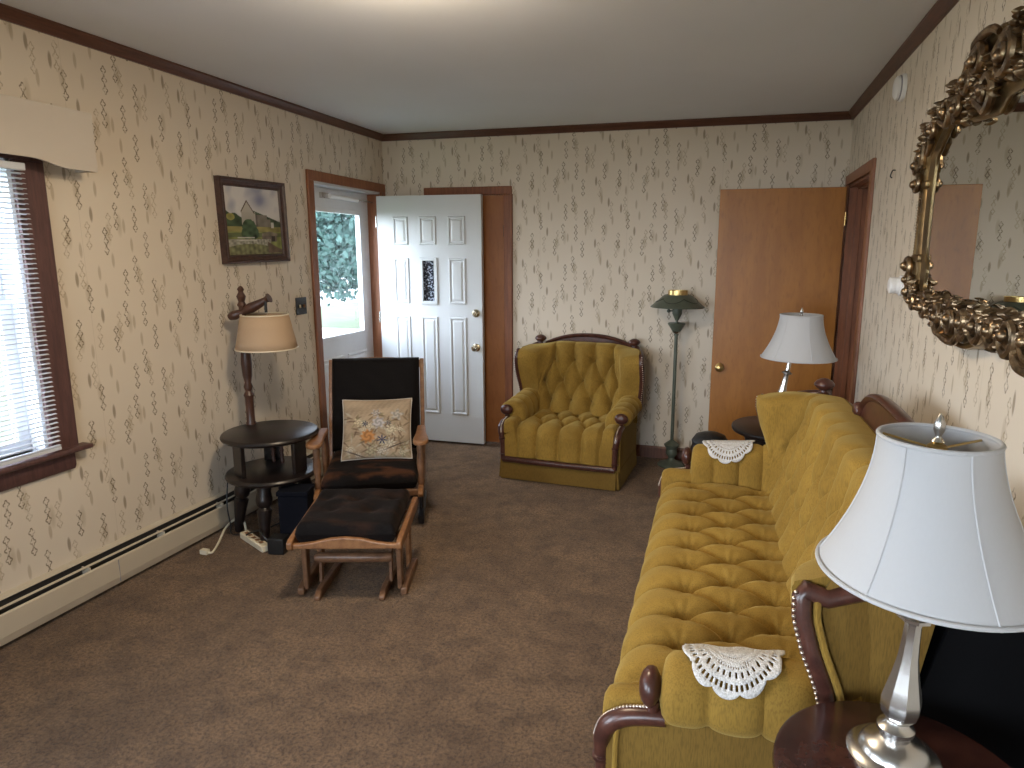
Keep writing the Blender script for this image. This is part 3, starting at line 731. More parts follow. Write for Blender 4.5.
MB().grid(P, closed_v=True).build('frame', 'picture_wood', pc, smooth=False)
cc, U, Vv = paint_landscape()
P = np.stack([np.full_like(U, 0.013), -hw + fwid - 0.004 + U * (2 * (hw - fwid) + 0.008), -hh + fwid - 0.004 + Vv * (2 * (hh - fwid) + 0.008)], -1)
grid_color('canvas', P, cc, 'canvas', pc)

# ------------------------------------------------------------------ tufted upholstery
def seg_dist(A, B, segs):
    d = np.full(A.shape, 9.0)
    for (a0, b0, a1, b1, k) in segs:
        va, vb = a1 - a0, b1 - b0; L2 = va * va + vb * vb + 1e-12
        t = np.clip(((A - a0) * va + (B - b0) * vb) / L2, 0, 1)
        d = np.minimum(d, np.hypot(A - a0 - t * va, B - b0 - t * vb) + k)
    return d
def tuft(A, B, buttons, segs, amp, Rr, dim=0.018, sig=0.018):
    d = seg_dist(A, B, segs); q = np.clip(d / Rr, 0, 1)
    h = amp * np.sqrt(np.clip(1 - (1 - q) ** 2, 0, 1))
    if buttons:
        db = np.full(A.shape, 9.0)
        for (a, b_) in buttons: db = np.minimum(db, np.hypot(A - a, B - b_))
        h = h - dim * np.exp(-(db / sig) ** 2) - dim * 0.6 * np.exp(-(db / (sig * 2.6)) ** 2)
        # fine pull wrinkles radiating from the buttons
        best = np.full(A.shape, 9.0); ang = np.zeros(A.shape)
        for (a, b_) in buttons:
            q_ = np.hypot(A - a, B - b_); m_ = q_ < best; best = np.where(m_, q_, best); ang = np.where(m_, np.arctan2(B - b_, A - a) + a * 3, ang)
        h = h + 0.0030 * np.cos(ang * 9) * np.clip(best / 0.03, 0, 1) * np.exp(-(best / 0.062) ** 2)
    return h
def grid_normals(P):
    du = np.gradient(P, axis=0); dv = np.gradient(P, axis=1); n = np.cross(du, dv)
    return n / (np.linalg.norm(n, axis=-1, keepdims=True) + 1e-9)
def np_grid(mb, P): mb.grid([[tuple(q) for q in row] for row in P])
def resample(pts, n):
    pts = np.array(pts, float); s = np.concatenate([[0], np.cumsum(np.linalg.norm(np.diff(pts, axis=0), axis=1))])
    t = np.linspace(0, s[-1], n); return np.stack([np.interp(t, s, pts[:, k]) for k in range(pts.shape[1])], 1), t
def diamond(rows):
    """rows: list of (b, [a...]) ; zigzag pleats between neighbouring rows"""
    segs, btn = [], []
    for (b0, r0), (b1, r1) in zip(rows[:-1], rows[1:]):
        for a in r0:
            for c in r1:
                if abs(abs(a - c)) < 0.135: segs.append((a, b0, c, b1, 0.004))
    for b_, r in rows: btn += [(a, b_) for a in r]
    return segs, btn

def make_suite(name, label, cat, loc, rz, inner, p, odd, zc, zfin, ztip, hump, sofa, zk=1.0):
    zm = lambda z: 0.15 + (z - 0.15) * zk if z > 0.15 else z
    t = thing(name, label, cat, loc, rz)
    W = inner + 0.085
    # ---- seat
    prof = [(-0.252, 0.160), (-0.248, 0.20), (-0.240, 0.28), (-0.237, 0.33), (-0.232, 0.375), (-0.216, 0.408), (-0.186, 0.427), (-0.14, 0.434), (-0.05, 0.434), (0.10, 0.430), (0.25, 0.424), (0.36, 0.42)]
    prof = [(q.x, q.y) for q in spline(prof, 6)]
    pr, s = resample(prof, 150)
    top = pr[:, 1] > 0.40
    def b_of_x(x):
        idx = np.where(top)[0]; return float(np.interp(x, pr[idx, 0], s[idx]))
    nA = int(2 * inner / 0.0062) + 1
    ya = np.linspace(-inner, inner, nA)
    n1 = int(inner / p) + 2
    oddpos = [a for a in ((k + 0.5) * p for k in range(-n1, n1)) if abs(a) < inner - 0.02]
    evenpos = [a for a in (k * p for k in range(-n1, n1 + 1)) if abs(a) < inner - 0.02]
    ra, rb = (oddpos, evenpos) if odd else (evenpos, oddpos)
    b1, b2, b3 = b_of_x(-0.105), b_of_x(0.045), b_of_x(0.19)
    segs, btn = diamond([(b1, ra), (b2, rb), (b3, ra)])
    segs += [(a, -0.05, a, b1, 0.0) for a in ra] + [(a, b3, a, s[-1] + 0.05, 0.0) for a in ra]
    A, B = np.meshgrid(ya, s, indexing='ij')
    h = tuft(A, B, btn, segs, 0.050, 0.066, 0.030, 0.022)
    edge = np.minimum(A + inner, inner - A); h = h * np.clip(0.35 + edge / 0.06, 0, 1)
    h = h * np.clip(0.25 + B / 0.03, 0, 1)
    h += 0.0016 * smooth_noise(A, B, 40, 11)
    P = np.zeros(A.shape + (3,)); P[..., 0] = pr[:, 0][None, :]; P[..., 1] = A; P[..., 2] = pr[:, 1][None, :]
    n = grid_normals(P)
    if n[nA // 2, 125, 2] < 0: n = -n
    P = P + n * h[..., None]
    mb = MB(); np_grid(mb, P); seat = mb.build('seat', 'mustard', t, angle=80)
    for (a, b_) in btn:
        i, j = int(np.argmin(abs(ya - a))), int(np.argmin(abs(s - b_)))
        MB().ball(P[i, j] + n[i, j] * 0.002, 0.0085, 6).build('tuft_button', 'mustard_panel', seat)
    # ---- back: centre run plus forward curving wings
    a0 = W - 0.22; Lb = 0.40
    NS, NT = int(2 * (a0 + Lb) / 0.0062) + 1, 94
    S = np.linspace(-(a0 + Lb), a0 + Lb, NS); zb = zm(0.415)
    T = np.linspace(0, 1, NT)
    dz = (zc - 0.975) if sofa else (zc - 1.02)
    if sofa:
        xw_z = np.array([0.40, 0.52, 0.60, 0.68, 0.76, 0.83, 0.88, 0.92, 0.96]); xw_x = np.array([0.210, 0.218, 0.212, 0.190, 0.158, 0.138, 0.136, 0.156, 0.195])
    else:
        xw_z = np.array([0.36, 0.44, 0.52, 0.60, 0.69, 0.76, 0.81, 0.85, 0.89]); xw_x = np.array([0.235, 0.250, 0.262, 0.245, 0.212, 0.188, 0.178, 0.190, 0.215])
    def base(Sg, Tg):
        sg = np.sign(Sg); a = np.abs(Sg); tau = np.clip((a - a0) / Lb, 0, 1)
        f = 0.5 - 0.5 * np.cos(np.clip(tau / 0.62, 0, 1) * PI)
        zt = zc + (zfin - zc) * f
        g = np.clip((tau - 0.62) / 0.38, 0, 1); zt = zt + (ztip - zfin) * (1 - np.clip(1 - g ** 2, 0, 1) ** 0.72)
        z = zb + Tg * (zt - zb)
        xc = 0.315 + 0.17 * (z - zb) / 0.55
        xw = np.interp(z, xw_z, xw_x)
        Ay, By, Cy = a0, W - 0.01, W + 0.012 + 0.018 * np.sin(np.clip((z - 0.55) / 0.35, 0, 1) * PI)
        Ax, Bx, Cx = xc, xc + 0.01, xw + (0.03 if sofa else 0.0) * (sg > 0)
        x = (1 - tau) ** 2 * Ax + 2 * tau * (1 - tau) * Bx + tau ** 2 * Cx
        y = (1 - tau) ** 2 * Ay + 2 * tau * (1 - tau) * By + tau ** 2 * Cy
        y = np.where(a < a0, a, y); x = np.where(a < a0, xc, x)
        return np.stack([x, sg * y, z], -1)
    Sg, Tg = np.meshgrid(S, T, indexing='ij')
    P0 = base(Sg, Tg); n = grid_normals(P0)
    if n[NS // 2, NT // 2, 0] > 0: n = -n
    hgt = zc - zb
    lim = a0 + Lb * 0.42
    oddp = [a for a in ((k + 0.5) * p for k in range(-12, 12)) if abs(a) < lim]
    evp = [a for a in (k * p for k in range(-12, 13)) if abs(a) < lim + 0.03]
    ra, rb = (oddp, evp) if odd else (evp, oddp)
    if not sofa: ra, rb = [-1.5 * p, -0.5 * p, 0.5 * p, 1.5 * p], [-2 * p, -p, 0, p, 2 * p]
    bA, bB, bC = hgt * 0.74, hgt * 0.46, hgt * 0.2
    segs, btn = diamond([(bC, ra), (bB, rb), (bA, ra)])
    segs += [(a, -0.05, a, bC, 0.0) for a in ra]
    segs += [(a, bA, a * 1.03, hgt * 1.1, 0.004) for a in ra]
    Bm = Tg * hgt
    h = tuft(Sg, Bm, btn, segs, 0.056, 0.068, 0.034, 0.023)
    # pull wrinkles out on the plain wings
    wing = np.clip((np.abs(Sg) - lim) / 0.1, 0, 1)
    h = h - 0.004 * wing * (0.5 + 0.5 * np.sin(np.abs(Sg) * 60 + Bm * 45)) * np.exp(-((Bm - bB) / 0.12) ** 2)
    et = (1 - Tg) * hgt; es = (a0 + Lb) - np.abs(Sg)
    e = np.minimum(et, es); roll = 0.062
    q = np.clip(e / roll, 0, 1); fall = np.sqrt(np.clip(1 - (1 - q) ** 2, 0, 1))
    th = 0.085
    h = (h + th) * fall - th * 0.55
    h += 0.0014 * smooth_noise(Sg, Bm, 45, 5)
    P = P0 + n * h[..., None]
    mb = MB(); np_grid(mb, P)
    Pb = P0 - n * (th * 0.55); Pb2 = P0 - n * (th * 0.56)
    np_grid(mb, Pb2)
    # bottom of the wing front edge closed by stitched strips
    back = mb.build('backrest', 'mustard', t, angle=80)
    for (a, b_) in btn:
        i, j = int(np.argmin(abs(S - a))), int(np.argmin(abs(T - b_ / hgt)))
        MB().ball(P[i, j] + n[i, j] * 0.002, 0.009, 6).build('tuft_button', 'mustard_panel', back)
    # ---- outside back panel
    Po = []
    for i in range(0, NS, 6):
        if abs(S[i]) > a0 + Lb * 0.93: continue
        row = []
        def cl_(q):
            q = list(q)
            if q[2] < 0.52: q[1] = max(-inner - 0.112, min(inner + 0.112, q[1]))
            return tuple(q)
        for z in (0.12, 0.42):
            q = Pb[i, 0] - n[i, 0] * 0.008
            row.append(cl_((q[0] + 0.01, q[1], z)))
        for j in range(6, NT, 10): row.append(cl_(Pb[i, j] - n[i, j] * 0.008))
        row.append(tuple(Pb[i, NT - 1] - n[i, NT - 1] * 0.008))
        Po.append(row)
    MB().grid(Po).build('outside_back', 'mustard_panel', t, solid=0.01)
    # ---- arms
    sec = [(-0.005, 0.36), (0.0, 0.43), (0.0, 0.50), (0.008, 0.555), (0.035, 0.600), (0.080, 0.618), (0.122, 0.606), (0.150, 0.572), (0.152, 0.538), (0.138, 0.512), (0.116, 0.498)]
    sec = [(q.x, q.y) for q in spline(sec, 5)]
    sc, _ = resample(sec, 40)
    low = [(-0.030, 0.155), (-0.026, 0.28), (-0.012, 0.36), (0.0, 0.43), (0.006, 0.482), (0.030, 0.506), (0.065, 0.508), (0.086, 0.492), (0.090, 0.43), (0.090, 0.30), (0.090, 0.155)]
    low = [(q.x, q.y) for q in spline(low, 5)]; lc, _ = resample(low, 44)
    for sd in (-1, 1):
        NX = 60; xs = np.linspace(-0.135, 0.30, NX)
        X, J = np.meshgrid(xs, np.arange(40), indexing='ij')
        Pa = np.zeros((NX, 40, 3)); Pa[..., 0] = X
        Pa[..., 1] = sd * (inner + sc[None, :, 0]); Pa[..., 2] = sc[None, :, 1] + 0.035 * np.clip((X + 0.135) / 0.4, 0, 1) * np.clip((sc[None, :, 1] - 0.5) / 0.1, 0, 1)
        na = grid_normals(Pa)
        cen = np.array([0, sd * (inner + 0.07), 0.5])
        if np.sum(na[30, 20] * (Pa[30, 20] - cen * np.array([0, 1, 1]) - np.array([Pa[30, 20, 0], 0, 0]))) < 0: na = -na
        seams = [-0.02, 0.10, 0.21]
        d = np.min([abs(X - q) for q in seams], 0)
        ha = 0.018 * np.sqrt(np.clip(1 - (1 - np.clip(d / 0.055, 0, 1)) ** 2, 0, 1))
        fr = np.clip((X + 0.135) / 0.04, 0, 1); ha = ha * np.sqrt(1 - (1 - fr) ** 2) - 0.03 * (1 - np.sqrt(np.clip(1 - (1 - fr) ** 2, 0, 1)))
        Pa = Pa + na * ha[..., None]
        mb = MB(); np_grid(mb, Pa); mb.add([tuple(q) for q in Pa[0]], [tuple(range(40))])
        # lower front roll
        NX2 = 24; xs2 = np.linspace(-0.278, -0.10, NX2); Pl = np.zeros((NX2, 44, 3)); Pl[..., 0] = xs2[:, None]
        k = np.sqrt(np.clip(1 - (1 - np.clip((xs2 + 0.278) / 0.05, 0, 1)) ** 2, 0, 1))
        Pl[..., 1] = sd * (inner + 0.052 + (lc[None, :, 0] - 0.052) * (0.8 + 0.2 * k[:, None])); Pl[..., 2] = lc[None, :, 1] - 0.03 * (1 - k[:, None]) * (lc[None, :, 1] > 0.40)
        np_grid(mb, Pl); mb.add([tuple(q) for q in Pl[0]], [tuple(range(44))])
        arm = mb.build('armrest', 'mustard', t, angle=60)
        yk = sd * (inner + 0.108)
        Mk = Matrix.Translation((-0.150, yk, 0.565)) @ Matrix.Rotation(R(-90), 4, 'Y')
        MB().lathe([(0.018, -0.02), (0.030, -0.012), (0.044, -0.004), (0.048, 0.006), (0.045, 0.018), (0.034, 0.028), (0.018, 0.034), (0.001, 0.035)], Mk, 28).lathe([(0.016, 0.475), (0.013, 0.50), (0.017, 0.53)], Matrix.Translation((-0.150, yk, 0)), 16).build('knob', 'mahogany', arm)
        path = [(-0.12, yk, 0.484), (-0.17, yk, 0.480), (-0.222, yk, 0.468), (-0.258, yk, 0.440), (-0.273, yk - sd * 0.004, 0.40), (-0.276, yk - sd * 0.010, 0.36), (-0.272, yk - sd * 0.014, 0.28), (-0.272, yk - sd * 0.016, 0.15)]
        tr = MB().tube(path, [0.020, 0.022, 0.024, 0.025, 0.023, 0.020, 0.019, 0.019], 14, 5)
        for z in (0.335, 0.345, 0.20): tr.lathe([(0.019, -0.004), (0.026, 0), (0.019, 0.004)], Matrix.Translation((-0.274, yk - sd * 0.012, z)), 16)
        trim = tr.build('arm_trim', 'mahogany', t)
        nl = MB()
        pp = spline(path, 7)
        for k in range(4, 30):
            tq = (pp[k + 1] - pp[k - 1]).normalized(); nl.ball((pp[k].x + tq.z * 0.021, pp[k].y - sd * 0.006, pp[k].z - tq.x * 0.021), 0.0048, 6)
        nl.build('nailhead_row', 'nail', trim)
        # outside panel below the arm roll, with welt
        side = MB(); poly = [(-0.262, 0.12), (-0.262, 0.43), (-0.248, 0.468), (-0.225, 0.490), (-0.16, 0.497), (0.10, 0.505), (0.255, 0.53), (0.30, 0.60), (0.36, 0.58), (0.40, 0.12)]
        side.prism(poly, lambda x, z: (x, sd * (inner + 0.06), z), lambda x, z: (x, sd * (inner + 0.116), z))
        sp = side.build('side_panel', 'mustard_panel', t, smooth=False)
        MB().tube([(-0.238, sd * (inner + 0.117), 0.13), (-0.238, sd * (inner + 0.119), 0.40), (-0.228, sd * (inner + 0.119), 0.455), (-0.205, sd * (inner + 0.119), 0.478), (-0.15, sd * (inner + 0.119), 0.484), (-0.10, sd * (inner + 0.119), 0.486)], 0.0075, 8, 5).build('welt', 'mustard', sp)
        # ---- wing outside panel, S shaped wood edge, welt, nails
        zz = np.linspace(zm(0.56), ztip - 0.006, 26)
        pth = []
        for z in zz:
            q = base(np.array([sd * (a0 + Lb)]), np.array([(z - zb) / (ztip - zb)]))[0]
            pth.append((q[0] + 0.024, q[1] + sd * 0.056, q[2]))
        for sgv in np.linspace(a0 + Lb, a0 + Lb * 0.45, 12)[1:]:
            q = base(np.array([sd * sgv]), np.array([1.0]))[0]
            w_ = (a0 + Lb - sgv) / (Lb * 0.55)
            pth.append((q[0] + 0.024 + 0.042 * w_, q[1] + sd * 0.054, q[2] - 0.046 + 0.036 * w_))
        wt = MB().tube(pth, 0.0215, 12).build('wing_trim', 'mahogany', t)
        nl = MB()
        for k in range(0, 26): nl.ball((pth[k][0] - 0.018, pth[k][1] + sd * 0.013, pth[k][2]), 0.0048, 6)
        nl.build('nailhead_row', 'nail', wt)
        MB().tube([(q[0] + 0.030, q[1] + sd * 0.006, q[2]) for q in pth[:26]], 0.0085, 8).build('welt', 'mustard', wt)
        wpoly = [(q[0] + 0.012, q[2]) for q in pth[0:26:3]] + [(0.24, ztip + 0.0), (0.36, ztip - 0.005), (0.44 if sofa else 0.42, zfin - 0.035), (0.392, 0.60), (0.37, 0.50)]
        MB().prism(wpoly, lambda x, z: (x, sd * (W + 0.030), z), lambda x, z: (x, sd * (W + 0.050), z)).build('wing_panel', 'mustard_panel', t, smooth=False)
        if sofa and sd < 0:
            MB().prism([(0.34, 0.10), (0.40, 0.60), (0.50, 1.00), (0.545, 1.055), (0.69, 0.93), (0.69, 0.10)], lambda x, z: (x, sd * (W - 0.30), z), lambda x, z: (x, sd * (W + 0.045), z)).build('rear_block', 'dull_black', t)['label'] = 'black block behind the sofa end'
            MB().tube([(0.530, sd * (W + 0.045), 1.046), (0.548, sd * (W + 0.045), 1.058), (0.58, sd * (W + 0.045), 1.034), (0.692, sd * (W + 0.045), 0.932)], 0.010, 8, 4).build('rear_welt', 'mustard', t)
        # black block above fills the rear corner of the sofa end
        qf = base(np.array([sd * (a0 + Lb * 0.5)]), np.array([1.0]))[0]
        zf0 = zfin - 0.065
        fx, fy = qf[0] + 0.05, qf[1] + sd * 0.035
        MB().tube([(fx + 0.0, fy, zf0 - 0.06), (fx, fy, zf0 + 0.05)], 0.024, 12).build('back_post', 'mahogany', t)
        MB().lathe([(0.020, 0.0), (0.028, 0.012), (0.030, 0.02), (0.018, 0.026), (0.017, 0.034), (0.036, 0.046), (0.046, 0.058), (0.046, 0.066), (0.036, 0.080), (0.016, 0.090), (0.001, 0.092)], Matrix.Translation((fx, fy, zf0 + 0.04)), 28).build('finial', 'mahogany', t)
    # ---- crest rail
    yf = abs(base(np.array([a0 + Lb * 0.5]), np.array([1.0]))[0][1]) + 0.01
    def crest_z(y):
        if sofa:
            u = abs(y) / 0.43; lo = zc - 0.02 - 0.02 * (abs(y) / yf) ** 2
            if u < 1: return lo + hump * (math.sqrt(1 - u ** 3.2))
            return lo
        return zfin + 0.005 + hump * (1 - min(1, abs(y) / yf) ** 2.2)
    ys = np.linspace(-yf, yf, 101); mb = MB(); Pc = []
    for y in ys:
        f = min(1, max(0, (abs(y) - a0) / (yf - a0))); xb = (0.315 + 0.17 * (zc - zb) / 0.55) + 0.052 - 0.02 * f * f
        zt = crest_z(y); zl = min(zc, zt) - 0.10 - (0.03 if not sofa else 0.0)
        sec_ = [(0, zl), (0, zt - 0.028), (-0.010, zt - 0.022), (-0.014, zt - 0.010), (-0.006, zt), (0.010, zt + 0.003), (0.026, zt), (0.034, zt - 0.010), (0.030, zt - 0.022), (0.030, zl)]
        Pc.append([(xb + dx, y, z) for dx, z in sec_])
    mb.grid(Pc, closed_v=True)
    if sofa:
        for sg in (-1, 1):
            y = sg * 0.455; xb = 0.315 + 0.17 * (zc - zb) / 0.55 + 0.06
            mb.lathe([(0.001, -0.03), (0.028, -0.03), (0.036, -0.022), (0.036, 0.022), (0.028, 0.03), (0.001, 0.03)], Matrix.Translation((xb, y, zc + 0.0)) @ Matrix.Rotation(R(90), 4, 'Y'), 24)
    mb.build('crest_rail', 'mahogany', t, angle=50)
    # ---- bottom rail, skirt
    yr = inner + 0.092
    rl = MB().tube([(-0.276, -yr, 0.150), (-0.284, -yr * 0.5, 0.150), (-0.286, 0, 0.150), (-0.284, yr * 0.5, 0.150), (-0.276, yr, 0.150)], 0.017, 12, 8, 1.3)
    rail = rl.build('front_rail', 'mahogany', t)
    nl = MB()
    y = -yr + 0.03
    while y < yr - 0.02:
        nl.ball((-0.300, y, 0.156), 0.0042, 6); y += 0.013
    nl.build('nailhead_row', 'mahogany', rail)
    ysk = inner + 0.118
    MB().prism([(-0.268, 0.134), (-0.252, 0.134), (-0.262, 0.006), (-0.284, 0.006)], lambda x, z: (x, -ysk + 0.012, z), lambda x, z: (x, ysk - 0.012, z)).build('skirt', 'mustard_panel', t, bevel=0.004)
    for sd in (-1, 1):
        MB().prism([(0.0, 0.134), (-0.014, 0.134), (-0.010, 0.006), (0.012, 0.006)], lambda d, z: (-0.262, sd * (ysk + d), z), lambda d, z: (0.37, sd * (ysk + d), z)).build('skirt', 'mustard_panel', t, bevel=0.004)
    MB().box((-0.245, -inner - 0.09, 0.03), (0.36, inner + 0.09, 0.30)).build('underframe', 'dull_black', t)
    if zk != 1.0:
        bpy.context.view_layer.update()
        done = set()
        def remap(o):
            if o.data not in done:
                done.add(o.data)
                for v in o.data.vertices: v.co.z = zm(v.co.z)
            for c in o.children: remap(c)
        for o in t.children:
            if o.name.split('.')[0] in ('seat', 'armrest', 'arm_trim', 'side_panel'): remap(o)
    return t
sofa = make_suite('sofa', 'mustard velvet tufted sofa along right wall with carved wood trim', 'sofa', (0.0, 2.42, 0), R(1.2), 0.852, 0.172, True, 0.970, 0.950, 0.893, 0.145, True)
chair = make_suite('armchair', 'mustard velvet tufted armchair by back wall near green floor lamp', 'armchair', (-1.095, 4.555, 0), R(87), 0.315, 0.163, False, 0.92, 0.895, 0.865, 0.075, False, 0.80)

# ------------------------------------------------------------------ lace doilies draped over the sofa arms
def make_doily(label, cx, sd, side_in, w=0.25, drop=0.20, seed=1):
    """half-round crochet laid over arm at local sofa coords; cells of the net left open"""
    inner = 0.852
    sec = [(-0.008, 0.40), (-0.004, 0.46), (-0.002, 0.53), (0.004, 0.575), (0.034, 0.620), (0.080, 0.638), (0.126, 0.626), (0.158, 0.586), (0.160, 0.545), (0.152, 0.50), (0.150, 0.44)]
    sec = [(q.x, q.y) for q in spline(sec, 8)]; sc, sl = resample(sec, 200)
    apex = float(sl[np.argmax(sc[:, 1])])
    def pos(u, v):   # u along x, v along the arm section from the apex
        s = apex + v; y = np.interp(s, sl, sc[:, 0]); z = np.interp(s, sl, sc[:, 1])
        bulge = 0.010 + 0.003 * math.sin(u * 70)
        return (cx + u, sd * (inner + y) + (sd if v > 0.02 else (-sd if v < -0.05 else 0)) * bulge, z + 0.014 + 0.03 * max(0, min(1, (cx + u + 0.135) / 0.4)))
    NR, NA = 22, 110; mb = MB(); dirn = -1 if side_in else 1
    def pt(i, j):
        a = PI * j / NA; r = i / NR
        sc_ = 1 + (0.10 * abs(math.sin(a * 5.5)) ** 0.8 - 0.05 if i >= NR - 1 else 0.0)
        rx, rv = w / 2, drop
        return pos(-rx * r * sc_ * math.cos(a), dirn * rv * r * sc_ * math.sin(a) - dirn * (0.03 if side_in else 0.055))
    vs = [[pt(i, j) for j in range(NA + 1)] for i in range(NR + 1)]
    for i in range(NR):
        for j in range(NA):
            ring = i
            hole = False
            if ring in (14, 15): hole = ((j // 3 + ring // 2) % 2 == 0) and (j % 3 != 2)
            elif ring in (18, 19): hole = (j % 4 in (1, 2))
            elif ring in (5, 9, 12): hole = (j % 3 == 1)
            if hole: continue
            mb.add([vs[i][j], vs[i + 1][j], vs[i + 1][j + 1], vs[i][j + 1]], [(0, 1, 2, 3)])
    o = mb.build('doily', 'lace', None, solid=0.003)
    o.location = sofa.location; o.rotation_euler = sofa.rotation_euler
    return tag(o, label, 'doily', 'lace doilies on the sofa arms')
make_doily('white crocheted doily draped over sofa arm beside the large lamp', 0.030, -1, False, 0.232, 0.150)
make_doily('white crocheted doily draped over sofa arm nearest the brown slab door', 0.045, 1, True, 0.25, 0.16)

# ------------------------------------------------------------------ end tables and lamps
def make_end_table(label, loc, r, h, mat):
    t = thing('end_table', label, 'table', loc, 0)
    MB().lathe([(0.001, h - 0.03), (r - 0.012, h - 0.03), (r - 0.004, h - 0.026), (r, h - 0.016), (r - 0.002, h - 0.005), (r - 0.010, h), (0.001, h)], None, 64).build('tabletop', mat, t)
    MB().lathe([(r * 0.72, h - 0.085), (r * 0.74, h - 0.07), (r * 0.74, h - 0.03), (r * 0.70, h - 0.03), (r * 0.70, h - 0.085)], None, 48).build('apron', mat, t)
    MB().lathe([(0.001, 0.19), (r * 0.70, 0.19), (r * 0.72, 0.2), (r * 0.70, 0.21), (0.001, 0.21)], None, 48).build('shelf', mat, t)
    for k in range(4):
        a = PI / 4 + k * PI / 2; x, y = r * 0.66 * math.cos(a), r * 0.66 * math.sin(a)
        MB().lathe([(0.010, 0), (0.014, 0.01), (0.017, 0.10), (0.022, 0.18), (0.022, 0.22), (0.016, 0.24), (0.021, 0.30), (0.014, 0.36), (0.020, 0.46), (0.023, h - 0.09), (0.023, h - 0.03)], Matrix.Translation((x, y, 0)), 16).build('leg', mat, t)
    return t
TN, TF = (0.343, 1.165, 0), (0.315, 3.83, 0)
make_end_table('round dark mahogany end table in front of sofa arm holding large lamp', TN, 0.222, 0.675, 'table_wood')
make_end_table('round black end table behind far sofa arm by the slab door', TF, 0.275, 0.645, 'black_wood')

def make_lamp(label, loc, lean=0.0, dx=0.0, tip=0.0, rt=0.112, rb=0.204):
    t = thing('table_lamp', label, 'lamp', loc, 0, 'matching nickel table lamps')
    Rl = Matrix.Rotation(lean, 4, 'Y')
    base = [(0.001, 0.0), (0.078, 0.0), (0.080, 0.007), (0.074, 0.013), (0.060, 0.017), (0.057, 0.025), (0.048, 0.034), (0.033, 0.040), (0.026, 0.044), (0.025, 0.050), (0.032, 0.058), (0.032, 0.065), (0.021, 0.072), (0.018, 0.078)]
    MB().lathe(base, None, 48).build('base', 'nickel', t)
    stem = [(0.018, 0.075), (0.022, 0.080), (0.031, 0.092), (0.0345, 0.108), (0.034, 0.124), (0.029, 0.148), (0.023, 0.176), (0.018, 0.206), (0.0155, 0.24), (0.0145, 0.272), (0.017, 0.280), (0.029, 0.284), (0.030, 0.291), (0.018, 0.296), (0.012, 0.302), (0.012, 0.36)]
    st = MB().lathe([(r, z) for r, z in stem], Rl, 8)
    stem_o = st.build('stem', 'nickel', t, angle=22)
    MB().lathe([(0.012, 0.36), (0.018, 0.365), (0.018, 0.41), (0.012, 0.415)], Rl, 20).build('socket', 'brass', stem_o)
    top = Rl @ Vector((0, 0, 0.335))
    sx = dx
    MB().ball((sx, 0, 0.47), 0.030, 12, sz=1.25).build('bulb', 'bulb', t)
    zb, zt = 0.372, 0.620
    SX = lambda z: sx - tip * (z - zb) / (zt - zb)
    prof = []
    for k in range(25):
        u = k / 24; r = rt + (rb - rt) * (1 - u) ** 1.75
        prof.append((r, zb + (zt - zb) * u))
    npan = 8
    P = []
    for r, z in prof:
        row = []
        for k in range(96):
            a = 2 * PI * k / 96 + 0.80
            w = abs(((k % 16) / 16) - 0.5) * 2
            rr = r * (1 - 0.014 * (1 - w ** 2))
            row.append((SX(z) + rr * math.cos(a), rr * math.sin(a), z))
        P.append(row)
    sh = MB().grid(P, closed_v=True).build('lamp_shade', 'shade_white', t, solid=0.0025, angle=60)
    mb = MB()
    for k in range(6):
        a = 2 * PI * k / 6 + 0.80
        mb.tube([(SX(z) + (r + 0.0012) * math.cos(a), (r + 0.0012) * math.sin(a), z) for r, z in prof], 0.0022, 6)
    mb.build('seam', 'shade_white', sh)
    for r, z in ((rb - 0.0005, zb + 0.004), (rt + 0.0005, zt - 0.003)):
        MB().tube([(SX(z) + r * math.cos(2 * PI * k / 64), r * math.sin(2 * PI * k / 64), z) for k in range(64)], 0.0042, 8, closed=True).build('edge_binding', 'shade_white', sh)
    mb = MB()
    for k in range(3):
        a = 2 * PI * k / 3 + 0.5; mb.tube([(SX(zt), 0, zt - 0.022), (SX(zt) + (rt - 0.001) * math.cos(a), (rt - 0.001) * math.sin(a), zt - 0.012)], 0.0022, 8)
    mb.lathe([(0.014, zt - 0.028), (0.016, zt - 0.024), (0.016, zt - 0.016), (0.010, zt - 0.012)], Matrix.Translation((SX(zt), 0, 0)), 16)
    hp = []
    for k in range(17):
        a = PI * k / 16; hp.append((SX(0.4 + 0.2 * math.sin(a)) - 0.045 * math.cos(a) if k not in (0, 16) else SX(0.4) - 0.016 * math.cos(a), 0, 0.40 + 0.205 * math.sin(a) ** 0.8))
    mb.tube(hp, 0.002, 6)
    mb.build('spider', 'brass', sh)
    MB().lathe([(0.006, zt - 0.014), (0.011, zt - 0.008), (0.006, zt - 0.002), (0.005, zt + 0.002), (0.009, zt + 0.012), (0.009, zt + 0.022), (0.004, zt + 0.036), (0.001, zt + 0.040)], Matrix.Translation((SX(zt), 0, 0)), 16).build('finial', 'nickel', t)
    return t
make_lamp('large nickel table lamp with white bell shade closest to camera', (0.336, 1.222, 0.675), R(2), 0.026, 0.012, 0.0905, 0.184)
make_lamp('nickel table lamp with white bell shade beyond far sofa arm', (0.285, 3.97, 0.645), R(9), 0.100)
# low dark rounded lid showing behind the far sofa arm
pot = thing('dark_pot', 'low black domed pot just behind far sofa arm', 'pot', (-0.075, 3.90, 0))
MB().lathe([(0.07, 0), (0.11, 0.02), (0.13, 0.20), (0.125, 0.42), (0.10, 0.50)], None, 32).build('body', 'black_wood', pot)
MB().lathe([(0.105, 0.495), (0.108, 0.51), (0.085, 0.545), (0.04, 0.562), (0.001, 0.566)], None, 32).build('lid', 'black_plastic', pot)

